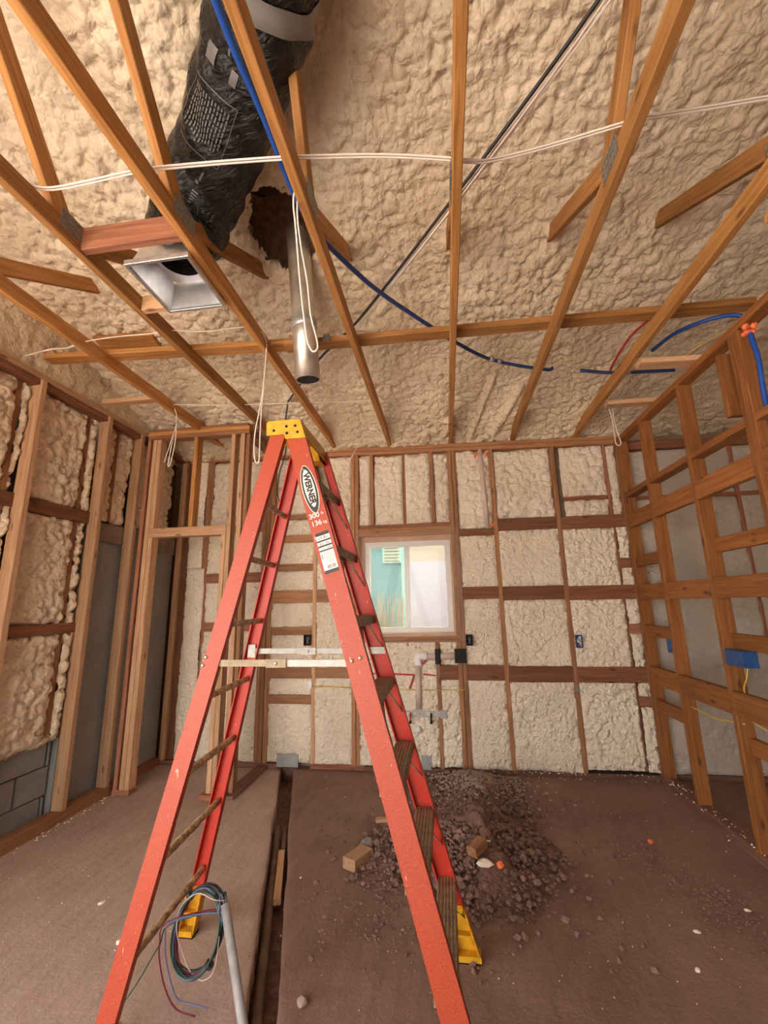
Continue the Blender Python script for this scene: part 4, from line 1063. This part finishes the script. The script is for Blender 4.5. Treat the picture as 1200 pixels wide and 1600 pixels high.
o = boxr('switch_box', -1.325, -1.290, YB-0.02, YB+0.01, 0.695, 0.762, 'white', None); tag(o, 'tiny white box on the stud at the end of the yellow wire', 'box')
t = thing('wall_wire', (-0.9, YB, 0.7), 'yellow cable stapled level across the window wall behind the ladder', 'wire')
tube('wire', [(-1.29, YB-0.012, 0.715), (-1.1, YB-0.012, 0.712), (-0.93, YB-0.012, 0.705)], 0.006, 'yellow_wire', t, 6, 3)
tube('wire', [(-0.93, YB-0.012, 0.705), (-0.6, YB-0.012, 0.698), (-0.3, YB-0.012, 0.690), (0.09, YB-0.012, 0.694), (0.12, YB-0.012, 0.70)], 0.004, 'yellow_wire', t, 6, 3)
t = thing('red_water_pipe', (-0.4, YB, 0.8), 'thin red water pipe on the foam below the window', 'pipe')
tube('pipe', [(-0.75, YB-0.008, 0.83), (-0.5, YB-0.01, 0.826), (-0.33, YB-0.01, 0.818)], 0.0075, 'red', t, 6, 3)
tube('pipe', [(-0.325, YB-0.012, 0.822), (-0.345, YB-0.012, 0.77), (-0.372, YB-0.012, 0.70)], 0.0085, 'red', t, 6, 3)
tube('pipe', [(-0.24, YB-0.008, 0.825), (-0.13, YB-0.008, 0.812)], 0.006, 'red', t, 6, 3)
tube('pipe', [(-0.25, YB-0.02, 0.91), (-0.20, YB-0.02, 0.965)], 0.007, 'red', t, 6, 3)
o = boxr('nail_guard', 1.070, 1.106, YB-0.006, YB, 0.685, 0.735, 'metal_plate', None, 0.001); tag(o, 'small steel nail guard plate on a window wall stud', 'plate')
for lab, p in (('yellow cable drooping between the partition studs low down', [(XR+0.03, 3.56, 0.70), (XR+0.03, 3.3, 0.690), (XR+0.03, 3.08, 0.715), (XR+0.03, 2.98, 0.73)]),
               ('yellow cable loop dropping out of the blue double outlet box', [(XR+0.03, 2.86, 1.06), (XR+0.02, 2.87, 1.0), (XR+0.03, 2.93, 0.93), (XR+0.04, 2.93, 0.88)]),
               ('yellow cable tied to the partition stud near its base', [(XR+0.05, 2.95, 0.84), (XR+0.03, 2.93, 0.79), (XR+0.03, 2.88, 0.755), (XR+0.03, 2.70, 0.735), (XR+0.03, 2.5, 0.72)])):
    tag(tube('partition_wire', p, 0.0045, 'yellow_wire', None, 6, 5), lab, 'wire', 'yellow cables on the partition')

# ================================================================== STEP LADDER
ld = thing('step_ladder', (-0.6, 1.87, 0), 'tall orange-red fibreglass step ladder with yellow cap standing open', 'ladder')
Ynear = lambda z: 1.56+0.0622*z
Yfar = lambda z: 2.19-0.0667*z
XF = {'n': lambda z: 0.034-0.2995*z, 'f': lambda z: 0.024-0.286*z}
XB = {'n': lambda z: -1.200+0.227*z, 'f': lambda z: -1.248+0.236*z}
YY = {'n': Ynear, 'f': Yfar}
def channel(name, xf, yf, z0, z1, w, dep, sgn, mat):
    """U-shaped rail; web outside, flanges pointing inward (sgn along y)"""
    a = Vector((xf(z0), yf(z0), z0)); b = Vector((xf(z1), yf(z1), z1))
    d = (b-a).normalized(); e = d.cross(Vector((0, 1, 0))).normalized(); f = e.cross(d)
    if f.y*sgn < 0: f = -f
    t = 0.005; h = w/2
    sec = [(-h, 0), (h, 0), (h, dep), (h-t, dep), (h-t, t), (-h+t, t), (-h+t, dep), (-h, dep)]
    vs = [p+e*s+f*q for p in (a, b) for s, q in sec]
    fs = [(i, (i+1) % 8, 8+(i+1) % 8, 8+i) for i in range(8)]+[(0, 1, 2, 3, 4, 5, 6, 7), (8, 9, 10, 11, 12, 13, 14, 15)]
    me = pydata(name, vs, fs, M[mat])
    bm = bmesh.new(); bm.from_mesh(me); bmesh.ops.triangulate(bm, faces=[f_ for f_ in bm.faces if len(f_.verts) > 4]); bmesh.ops.recalc_face_normals(bm, faces=bm.faces); bm.to_mesh(me); bm.free()
    return add(name, me, ld)
channel('front_rail', XF['n'], Ynear, 0.05, 2.21, 0.083, 0.030, 1, 'lad_red')
channel('front_rail', XF['f'], Yfar, 0.05, 2.21, 0.080, 0.034, -1, 'lad_inner')
channel('rear_rail', XB['n'], lambda z: Ynear(z)+0.004, 0.05, 2.20, 0.066, 0.028, 1, 'lad_red')
channel('rear_rail', XB['f'], lambda z: Yfar(z)-0.004, 0.05, 2.20, 0.064, 0.030, -1, 'lad_inner')
def extr(name, prof, y0, y1, mat, parent):
    n = len(prof)
    vs = [(x, y0, z) for x, z in prof]+[(x, y1, z) for x, z in prof]
    fs = [tuple(range(n)), tuple(reversed(range(n, 2*n)))]+[(i, n+i, n+(i+1) % n, (i+1) % n) for i in range(n)]
    me = pydata(name, vs, fs, M[mat])
    bm = bmesh.new(); bm.from_mesh(me); bmesh.ops.triangulate(bm, faces=[f for f in bm.faces if len(f.verts) > 4]); bmesh.ops.recalc_face_normals(bm, faces=bm.faces)
    bm.to_mesh(me); bm.free()
    return me
prof = [(-0.750, 2.245), (-0.742, 2.254), (-0.602, 2.254), (-0.594, 2.246), (-0.570, 2.166), (-0.662, 2.166), (-0.668, 2.188), (-0.748, 2.188)]
cap = add('top_cap', extr('top_cap', [(-0.750, 2.245), (-0.742, 2.254), (-0.602, 2.254), (-0.594, 2.246), (-0.600, 2.226), (-0.746, 2.226)], 1.695, 2.050, 'lad_yellow', ld), ld)
add('cap_cheek', extr('cap_cheek', prof, 1.686, 1.697, 'lad_yellow', ld), cap)
add('cap_cheek', extr('cap_cheek', prof, 2.046, 2.057, 'lad_yellow', ld), cap)
add('cap_front', extr('cap_front', [(-0.596, 2.235), (-0.590, 2.246), (-0.568, 2.166), (-0.575, 2.164)], 1.70, 2.045, 'lad_yellow', ld), cap)
add('cap_block', extr('cap_block', [(-0.66, 2.23), (-0.60, 2.23), (-0.585, 2.15), (-0.64, 2.15)], 1.95, 2.04, 'lad_yellow', ld), cap)
add('cap_block', extr('cap_block', [(-0.70, 2.23), (-0.64, 2.23), (-0.60, 2.13), (-0.64, 2.12)], 1.735, 1.76, 'lad_yellow', ld), cap)
def rivet(parent, p, r=0.006, mat='rivet', n=10, d=(0, -1, 0)):
    lathe('rivet', [(r, 0), (r*0.9, r*0.4), (r*0.5, r*0.65), (0.0001, r*0.7)], p, d, mat, parent, n)
for x, z in ((-0.715, 2.208), (-0.658, 2.224), (-0.618, 2.224), (-0.655, 2.192), (-0.607, 2.194)): rivet(cap, (x, 1.686, z), 0.0065, 'black')
zs_ = [0.295, 0.572, 0.845, 1.12, 1.402, 1.690, 1.975]
for z in zs_:
    ya, yb = Ynear(z)+0.006, Yfar(z)-0.006
    xc = (XF['n'](z)+XF['f'](z))/2
    st = boxr('step', xc-0.040, xc+0.040, ya, yb, z-0.008, z, 'lad_dark', ld, 0.002)
    boxr('step_lip', xc+0.034, xc+0.040, ya, yb, z-0.036, z-0.006, 'lad_dark', st, 0.001)
    boxr('step_lip', xc-0.040, xc-0.034, ya, yb, z-0.036, z-0.006, 'lad_dark', st, 0.001)
    for k in range(6): boxr('tread_rib', xc-0.035+k*0.013, xc-0.030+k*0.013, ya+0.003, yb-0.003, z-0.002, z+0.0025, 'lad_dark', st, 0.0008)
    for s, yy in ((1, ya), (-1, yb)):
        fx = XF['n'] if s == 1 else XF['f']
        yr = (Ynear if s == 1 else Yfar)
        beam('step_brace', (xc+0.025, yy+s*0.16, z-0.02), (fx(z-0.15)+0.025, yr(z-0.15)+s*0.006, z-0.15), 0.018, 0.003, 'lad_dark', ld, (0, s*0.6, 0.8), 0.0008)
for z in [0.27, 0.56, 0.84, 1.11, 1.385, 1.655, 1.90]:
    ya, yb = Ynear(z)+0.008, Yfar(z)-0.008
    tb_ = z < 0.9
    a, b = (XB['n'](z)+0.004, ya, z), (XB['f'](z)+0.004, yb, z)
    rr = 0.0135
    vs, fs = sweep([Vector(a).lerp(Vector(b), t_) for t_ in np.linspace(0, 1, 40)], rr, 10, True, (lambda i, k: 0.0125+0.0035*random.random()*(1 if tb_ else 0.3)))
    add('rung', pydata('rung', vs, fs, M['rung'], True), ld)
# spreaders
for yy, mat1, mat2, sgn in ((Ynear(1.24)+0.014, 'alu_dusty', 'alu', 1), (Yfar(1.24)-0.016, 'alu', 'alu', -1)):
    xa = (XB['n'] if sgn == 1 else XB['f'])(1.24); xb2 = (XF['n'] if sgn == 1 else XF['f'])(1.24); xm = xa+(xb2-xa)*0.47
    sp1 = boxr('spreader_arm', xa-0.01, xm+0.02, yy-0.003, yy, 1.228, 1.254, mat1, ld, 0.001)
    sp2 = boxr('spreader_arm', xm-0.03, xb2+0.005, yy+0.001, yy+0.004, 1.227, 1.253, mat2, ld, 0.001)
    boxr('hinge_plate', xm-0.05, xm+0.03, yy-0.006, yy-0.003, 1.224, 1.256, mat1, sp1, 0.001)
    rivet(sp1, (xm-0.01, yy-0.006, 1.240), 0.007); boxr('end_bracket', xa-0.022, xa+0.018, yy-0.005, yy-0.002, 1.212, 1.272, 'alu', sp1, 0.001)
    boxr('end_bracket', xb2-0.045, xb2+0.035, yy-0.005, yy-0.002, 1.226, 1.258, 'alu', sp2, 0.001)
for p in ((-0.357, 1.249), (-0.326, 1.26)): rivet(ld, (p[0], Ynear(p[1])-0.0006, p[1]), 0.0075)
for p in ((-0.950, 1.234), (-0.940, 1.264)): rivet(ld, (p[0], Ynear(p[1])+0.003, p[1]), 0.0075)
# feet: yellow moulded boots with a rubber pad
def boot(xf, yf, w, sgn, zt2=0.19):
    a = Vector((xf(zt2), yf(zt2), zt2)); b = Vector((xf(0.006), yf(0.006), 0.006))
    V, F = [], []
    def cub(p0, p1, x0, x1, x0b, x1b, ya, yb_):
        o = len(V)
        for p, xs, xe in ((p0, x0, x1), (p1, x0b, x1b)):
            for xx in (xs, xe):
                for yy_ in (ya, yb_): V.append((p.x+xx, p.y+yy_, p.z))
        F.extend([(o, o+1, o+3, o+2), (o+4, o+6, o+7, o+5), (o, o+4, o+5, o+1), (o+2, o+3, o+7, o+6), (o, o+2, o+6, o+4), (o+1, o+5, o+7, o+3)])
    h = w/2+0.004
    yo = -0.004*sgn
    cub(a, b, -h, h, -h, h*1.15, *sorted((yo, yo+0.006*sgn)))
    cub(a, b, -h+0.006, h-0.006, -h+0.006, h*1.15-0.006, *sorted((0.0075*sgn, 0.010*sgn)))
    cub(a, b, -h, -h+0.007, -h, -h+0.007, *sorted((yo, yo+0.050*sgn)))
    cub(a, b, h-0.007, h, h*1.15-0.007, h*1.15, *sorted((yo, yo+0.050*sgn)))
    b2_ = b+Vector((0, 0, 0.022)); cub(b2_, b, -h, h*1.1, -h, h*1.15, *sorted((yo, yo+0.055*sgn)))
    m_ = a.lerp(b, 0.5); m2 = m_-Vector((0, 0, 0.006)); cub(m_, m2, -h, h*1.05, -h, h*1.05, *sorted((yo, yo+0.045*sgn)))
    o = add('foot', pydata('foot', V, F, M['lad_yellow']), ld)
    x_, y_ = b.x, b.y
    boxr('rubber_pad', x_-h-0.002, x_+h*1.15+0.002, min(y_+yo, y_+yo+0.055*sgn), max(y_+yo, y_+yo+0.055*sgn), 0.0, 0.008, 'black', o, 0.001)
boot(XF['n'], Ynear, 0.083, 1, 0.11); boot(XF['f'], Yfar, 0.080, -1); boot(XB['n'], Ynear, 0.066, 1, 0.11); boot(XB['f'], Yfar, 0.064, -1)
add('gusset_plate', extr('gusset_plate', [(-0.66, 2.16), (-0.595, 2.16), (-0.555, 2.02), (-0.60, 2.02)], Yfar(2.1)-0.012, Yfar(2.1)-0.008, 'alu_dusty', ld), ld)

# print on the near front rail
RT = Vector((XF['n'](2.0), Ynear(2.0), 2.0)); RB = Vector((XF['n'](1.0), Ynear(1.0), 1.0))
dd = (RB-RT).normalized(); ee = dd.cross(Vector((0, 1, 0))).normalized()
if ee.x < 0: ee = -ee
nnm = dd.cross(ee).normalized()
if nnm.y > 0: nnm = -nnm
def RP_(s, e, off): # s down from z=2.0 along the rail, e to the right of its middle line
    return RT+dd*s+ee*e+nnm*off
def railpoly(name, pts, mat, off, parent):
    return add(name, pydata(name, [RP_(s, e, off) for s, e in pts], [tuple(range(len(pts)))], M[mat]), parent)
def oval(name, sc_, L, W, mat, off, parent, e0=0.0):
    pts = []
    for k in range(40):
        a = 2*math.pi*k/40; pts.append((sc_+L/2*math.cos(a), e0+W/2*math.copysign(abs(math.sin(a))**1.15, math.sin(a))))
    return railpoly(name, pts, mat, off, parent)
sc0 = 0.072
lg = oval('brand_badge', sc0, 0.225, 0.066, 'ink_white', 0.0008, ld)
oval('badge_field', sc0, 0.219, 0.060, 'ink_black', 0.0012, lg)
oval('badge_face', sc0-0.004, 0.175, 0.044, 'ink_white', 0.0016, lg)
def text(body, size, s, e, along, mat, off, parent, name='lettering', align='CENTER', wide=1.0, bold=0.0):
    cu = bpy.data.curves.new(name, 'FONT'); cu.body = body; cu.size = size; cu.align_x = align; cu.align_y = 'CENTER'; cu.offset = bold
    tmp = bpy.data.objects.new('tmp_text', cu); COL.objects.link(tmp)
    dg = bpy.context.evaluated_depsgraph_get()
    me = bpy.data.meshes.new_from_object(tmp.evaluated_get(dg)); bpy.data.objects.remove(tmp); bpy.data.curves.remove(cu)
    ax, ay = (dd, ee) if along else (ee, -dd)
    p0 = RT+dd*s+ee*e+nnm*off
    for v_ in me.vertices: v_.co = p0+ax*(v_.co.x*wide)+ay*v_.co.y
    me.materials.clear(); me.materials.append(M[mat])
    return add(name, me, parent)
text('WERNER', 0.036, sc0-0.002, -0.0005, True, 'ink_black', 0.0022, lg, wide=0.98, bold=0.0018)
text('R', 0.010, sc0-0.094, -0.006, False, 'ink_white', 0.0022, lg)
tx = text('300', 0.030, 0.192, -0.012, False, 'ink_white', 0.0012, ld, 'rating_text', bold=0.0004); text('lb', 0.016, 0.190, 0.024, False, 'ink_white', 0.0012, tx)
tx = text('136', 0.030, 0.226, -0.010, False, 'ink_white', 0.0012, ld, 'rating_text', bold=0.0004); text('kg', 0.018, 0.229, 0.026, False, 'ink_white', 0.0012, tx)
s0 = 0.268
stk = railpoly('sticker', [(s0, -0.029), (s0, 0.029), (s0+0.172, 0.029), (s0+0.172, -0.029)], 'ink_white', 0.0008, ld)
for a, b in ((0, 0.014), (0.033, 0.040), (0.055, 0.062), (0.074, 0.080), (0.158, 0.172)):
    railpoly('label_stripe', [(s0+a, -0.029), (s0+a, 0.029), (s0+b, 0.029), (s0+b, -0.029)], 'ink_black', 0.0012, stk)
V, F = [], []
def lq(a, b, e0, e1):
    o = len(V); V.extend([RP_(s0+a, e0, 0.0013), RP_(s0+a, e1, 0.0013), RP_(s0+b, e1, 0.0013), RP_(s0+b, e0, 0.0013)]); F.append((o, o+1, o+2, o+3))
for k in range(12): lq(0.138, 0.153, -0.012+k*0.003, -0.012+k*0.003+random.uniform(0.0008, 0.002))
for a in (0.088, 0.094, 0.100, 0.106, 0.112, 0.118, 0.124):
    e = -0.014
    while e < 0.022:
        w = random.uniform(0.002, 0.006); lq(a, a+0.0018, e, min(e+w, 0.024)); e += w+0.002
for a in (0.019, 0.024, 0.045, 0.050, 0.067): 
    for e in (-0.020, -0.010, 0.006, 0.014): lq(a, a+0.003, e, e+random.uniform(0.004, 0.008))
lq(0.09, 0.11, -0.024, -0.021)
me = pydata('small_print', V, F, M['ink_black']); add('small_print', me, stk)
railpoly('red_arrow', [(s0+0.016, 0.004), (s0+0.016, 0.007), (s0+0.031, 0.005), (s0+0.031, 0.002)], 'red', 0.0014, stk)

# ================================================================== GREY CONDUIT WITH COILED WIRES
cd = thing('conduit_stub', (-0.65, 1.59, -0.05), 'grey plastic conduit leaning out of the floor trench with coiled wires', 'conduit')
c0, c1_ = Vector((-0.60, 1.555, -0.16)), Vector((-0.872, 1.768, 0.374))
axc = (c1_-c0); Lc = axc.length
lathe('conduit_pipe', [(0.0160, 0.0), (0.0160, Lc), (0.0140, Lc), (0.0140, Lc-0.12)], c0, axc, 'grey_pvc', cd, 20)
coil_c = Vector((-0.977, 1.775, 0.275))
ca = Vector((0.97, -0.10, 0)).normalized()*0.098; cb = Vector((0.02, 0.02, 0.135))
rw = random.Random(5)
cols = ['wire_black', 'wire_black', 'wire_green', 'wire_red', 'wire_blue', 'wire_black', 'wire_green']
for k, cm in enumerate(cols):
    pts = [(c0+axc*0.93)+Vector((rw.uniform(-.006, .006),)*3), c1_+axc.normalized()*0.03+Vector((rw.uniform(-.008, .008), rw.uniform(-.008, .008), rw.uniform(-.004, .004)))]
    turns = 2.0; n0 = 26
    off = Vector((0, rw.uniform(-.014, .014), 0)); sc_ = rw.uniform(0.92, 1.05)
    for i in range(n0+1):
        a = math.radians(35)+turns*2*math.pi*i/n0
        wob = 1+0.03*math.sin(a*2+k)+0.02*math.sin(a*3.1+k*2)
        pts.append(coil_c+(ca*math.cos(a)+cb*math.sin(a))*sc_*wob+off+Vector((0, 0.006*math.sin(a*1.5+k), 0)))
    if k == 3: pts += [(-1.052, 1.696, 0.348), (-1.085, 1.709, 0.27), (-1.087, 1.723, 0.202), (-1.073, 1.745, 0.112), (-1.038, 1.766, 0.039), (-0.971, 1.783, 0.010)]
    elif k == 4: pts += [(-1.038, 1.698, 0.348), (-1.065, 1.712, 0.27), (-1.06, 1.732, 0.179), (-1.035, 1.757, 0.081), (-0.991, 1.768, 0.058), (-0.923, 1.782, 0.039)]
    elif k == 2: pts += [(-1.093, 1.776, 0.287), (-1.132, 1.786, 0.217), (-1.171, 1.794, 0.158), (-1.223, 1.804, 0.077), (-1.275, 1.79, 0.010), (-1.31, 1.74, 0.006)]
    tube('coiled_wire', pts, 0.0027, cm, cd, 6, 4)
tube('coiled_wire', [c1_+Vector((0, 0, .01)), (-0.90, 1.74, 0.40), (-0.96, 1.725, 0.425), (-1.02, 1.722, 0.38), (-1.04, 1.74, 0.29), (-1.016, 1.755, 0.21), (-0.996, 1.762, 0.165), (-0.963, 1.768, 0.135), (-0.941, 1.77, 0.13), (-0.91, 1.768, 0.15), (-0.89, 1.76, 0.20), (-0.88, 1.752, 0.28)], 0.0022, 'wire_pink', cd, 6, 5)
for a in (2.3, 5.6):
    p = coil_c+ca*math.cos(a)+cb*math.sin(a)
    tng = (-ca*math.sin(a)+cb*math.cos(a)).normalized()
    tube('wire_tie', [p-tng*0.007, p+tng*0.007], 0.016, 'wire_black', cd, 10, 2)

# ================================================================== TRENCH CONTENTS
t = tube('trench_pipe', [(trench_x(3.3)-0.025, 3.3, -0.085), (trench_x(2.6)-0.022, 2.6, -0.08), (trench_x(1.8)-0.02, 1.8, -0.085), (trench_x(1.0)-0.02, 1.0, -0.085)], 0.022, 'trench_tan', None, 10, 6)
tag(t, 'long tan pipe lying in the bottom of the floor trench', 'pipe')
o = beam('wood_scrap', (trench_x(2.95)+0.02, 2.95, -0.05), (trench_x(2.52)+0.018, 2.52, -0.06), 0.04, 0.03, 'w_tan', None); tag(o, 'stick of wood wedged in the floor trench', 'wood scrap')
o = tube('trench_pipe', [(trench_x(3.25)+0.03, 3.25, -0.07), (trench_x(3.0)+0.028, 3.0, -0.07)], 0.018, 'trench_tan', None, 8, 3); tag(o, 'short muddy tube end deep in the floor trench near the window wall', 'pipe')

# ================================================================== DIRT PILE
def pile_h(x, y):
    g = lambda cx, cy, sx, sy, h: h*np.exp(-(((x-cx)/sx)**2+((y-cy)/sy)**2))
    return g(0.10, 2.95, 0.30, 0.36, 0.15)+g(-0.25, 3.05, 0.22, 0.28, 0.07)+g(0.18, 3.60, 0.22, 0.40, 0.10)+g(0.05, 4.0, 0.25, 0.2, 0.05)+g(-0.45, 2.85, 0.16, 0.22, 0.05)
gx = np.arange(-0.75, 0.75, 0.011); gy = np.arange(2.2, 4.16, 0.011)
X, Y = np.meshgrid(gx, gy)
H = pile_h(X, Y)
H = H*np.clip(1.5*fbm(X/0.16, Y/0.16, 33, 4)+0.15, 0.3, 1.3)
Z = H*(0.75+0.5*fbm(X/0.12, Y/0.12, 3, 4))+np.minimum(H*2, 1)*0.03*domes(X/0.045, Y/0.045, 5)*(H > 0.008)-0.012
tag(add('dirt_pile', gridmesh('dirt_pile', np.stack([X, Y, Z], -1), M['dirt'])), 'low heap of dark crumbly reddish dirt under and behind the ladder', 'dirt', kind='stuff')

def rock_verts(rr, r, flat=0.75):
    bm = bmesh.new(); bmesh.ops.create_icosphere(bm, subdivisions=1, radius=1)
    vs = []
    for v_ in bm.verts:
        k = r*rr.uniform(0.7, 1.15); vs.append((v_.co.x*k*rr.uniform(.9, 1.2), v_.co.y*k, v_.co.z*k*flat))
    fs = [tuple(q.index for q in f.verts) for f in bm.faces]; bm.free()
    return vs, fs
rr = random.Random(11)
protos = [rock_verts(rr, 1.0) for _ in range(8)]
def scatter(name, n, gen, mat, label, cat):
    V, F = [], []
    for _ in range(n):
        g = gen()
        if g is None: continue
        x, y, z, r = g; pv, pf = protos[rr.randrange(8)]; a = rr.uniform(0, 6.28); c, s = math.cos(a), math.sin(a); o = len(V)
        V += [(x+(p[0]*c-p[1]*s)*r, y+(p[0]*s+p[1]*c)*r, z+p[2]*r) for p in pv]; F += [tuple(i+o for i in f) for f in pf]
    return tag(add(name, pydata(name, V, F, M[mat])), label, cat, kind='stuff')
def hz(x, y): return float(pile_h(np.array(x), np.array(y)))
def gclod():
    x = rr.gauss(0.0, 0.36); y = rr.gauss(3.05, 0.42); h = hz(x, y)
    if y > 4.12 or h < 0.012 and rr.random() < 0.75 or abs(x) > .9: return None
    return x, y, max(h*0.95, 0)+0.004, min(0.024, 0.0035+rr.expovariate(190))
scatter('dirt_clods', 5200, gclod, 'clod', 'loose dark dirt clods covering the dirt heap', 'dirt')
def ggrav():
    x = rr.gauss(0.18, 0.20); y = rr.gauss(3.95, 0.22)
    if y > 4.13: return None
    return x, y, hz(x, y)+0.003, rr.uniform(0.005, 0.015)
scatter('gravel', 1200, ggrav, 'gravel', 'pale gravel crumbs against the window wall base', 'gravel')
def gcrumb():
    x = rr.uniform(-2.6, 1.6); y = rr.uniform(1.3, 4.1)
    if abs(x-float(trench_x(y))) < 0.09 or (y > 3.35 and x < -1.55): return None
    return x, y, 0.003, rr.uniform(0.0015, 0.004) if rr.random() < 0.9 else rr.uniform(0.004, 0.007)
scatter('floor_crumbs', 260, gcrumb, 'scrap', 'tiny cream foam crumbs scattered over the concrete floor', 'crumbs')
def gplate():
    k = rr.random()
    if k < 0.5: return XR+rr.uniform(-.03, .07), rr.uniform(2.3, 4.1), 0.004 if rr.random() < .3 else 0.057, rr.uniform(0.003, 0.007)
    if k < 0.75: return rr.uniform(0.2, 1.65), YB+rr.uniform(-.05, 0.0), 0.004 if rr.random() < .5 else 0.044, rr.uniform(0.003, 0.007)
    return XL+rr.uniform(0, .06), rr.uniform(2.2, 3.5), 0.004, rr.uniform(0.003, 0.008)
scatter('plate_crumbs', 260, gplate, 'scrap', 'cream foam crumbs along the wall plates', 'crumbs')
def gtrack():
    s = rr.random(); x = 0.75+0.75*s+rr.gauss(0, 0.10); y = 3.75-1.75*s+rr.gauss(0, 0.06)
    return x, y, 0.002, rr.uniform(0.002, 0.008)
scatter('track_dirt', 1200, gtrack, 'clod', 'scraped dirt crumbs in a diagonal drag track on the floor', 'dirt')
def gfoot():
    return rr.gauss(-0.35, 0.25), rr.gauss(2.35, 0.16), 0.002, rr.uniform(0.002, 0.008)
scatter('loose_dirt', 260, gfoot, 'clod', 'thin spill of dirt crumbs in front of the heap', 'dirt')

def rock(name, p, r, mat, label, cat, sc3=(1, 1, 0.75), sub=2):
    bm = bmesh.new(); bmesh.ops.create_icosphere(bm, subdivisions=sub, radius=1)
    for v_ in bm.verts:
        k = r*(0.82+0.3*rr.random()); v_.co = Vector((v_.co.x*k*sc3[0], v_.co.y*k*sc3[1], v_.co.z*k*sc3[2]))
    me = bpy.data.meshes.new(name); bm.to_mesh(me); bm.free(); me.materials.append(M[mat])
    z = p[2]+r*sc3[2]*0.7
    o = add(name, me, None, Matrix.Translation((p[0], p[1], z)) @ Matrix.Rotation(rr.uniform(0, 6), 4, 'Z'))
    return tag(o, label, cat)
def wblock(p, size, rz, mat, label, tilt=0.0):
    a = Vector((math.cos(rz), math.sin(rz), tilt))*size[0]/2; c = Vector((p[0], p[1], p[2]+size[2]/2))
    o = beam('wood_block', c-a, c+a, size[1], size[2], mat, None, (0, 0, 1), 0.003); return tag(o, label, 'wood block')
wblock((-0.575, 2.775, 0.004), (0.155, 0.089, 0.060), math.radians(62), 'w_tan', 'light brown wood offcut lying on the floor at the edge of the dirt heap')
wblock((0.10, 2.70, 0.135), (0.10, 0.06, 0.05), math.radians(50), 'w_back', 'dark wood offcut lying on the dirt heap beyond the ladder', 0.15)
wblock((-0.47, 3.22, 0.03), (0.14, 0.05, 0.02), math.radians(5), 'w_tan', 'flat wood chip on the dirt heap behind the ladder rail')
rock('stone', (-0.545, 2.915, 0.0), 0.05, 'stone', 'rounded grey stone beside the wood offcut at the heap edge', 'stone', (1, 0.9, .8))
rock('foam_scrap', (0.17, 2.84, 0.105), 0.030, 'scrap', 'long white foam scrap on the heap above the dark offcut', 'foam scrap', (1.5, .7, .5))
rock('foam_scrap', (0.135, 2.66, 0.09), 0.034, 'scrap', 'fat white foam scrap on the heap beside the orange one', 'foam scrap', (1.3, .8, .6))
rock('foam_scrap', (0.215, 2.66, 0.09), 0.022, 'orange_foam', 'orange foam scrap on the dirt heap', 'foam scrap')
rock('foam_scrap', (-1.517, 2.079, 0.0), 0.012, 'scrap', 'cream foam bit on the floor beside the lowest ladder rung', 'foam scrap')
rock('foam_scrap', (-1.80, 2.312, 0.0), 0.014, 'scrap', 'cream foam bit on the floor outside the rear ladder rail', 'foam scrap', (1.4, .7, .5))
rock('foam_scrap', (1.03, 2.43, 0.0), 0.012, 'scrap', 'cream foam bit alone on the floor amid the drag track', 'foam scrap', (1.3, .8, .5))
rock('foam_scrap', (1.34, 2.60, 0.0), 0.012, 'scrap', 'cream foam bit on the floor close to the partition plate', 'foam scrap', (1.3, .8, .5))
rock('foam_scrap', (0.92, 2.21, 0.0), 0.012, 'scrap', 'lumpy pale foam clump on the floor, largest in the drag track', 'foam scrap', (1.3, .9, .6))
rock('foam_scrap', (1.16, 3.18, 0.0), 0.016, 'orange_foam', 'small orange foam bit on the open floor near the partition', 'foam scrap')
rock('dirt_lump', (-0.605, 1.885, 0.0), 0.022, 'gravel', 'pale brown dirt lump on the floor beside the trench', 'dirt lump')
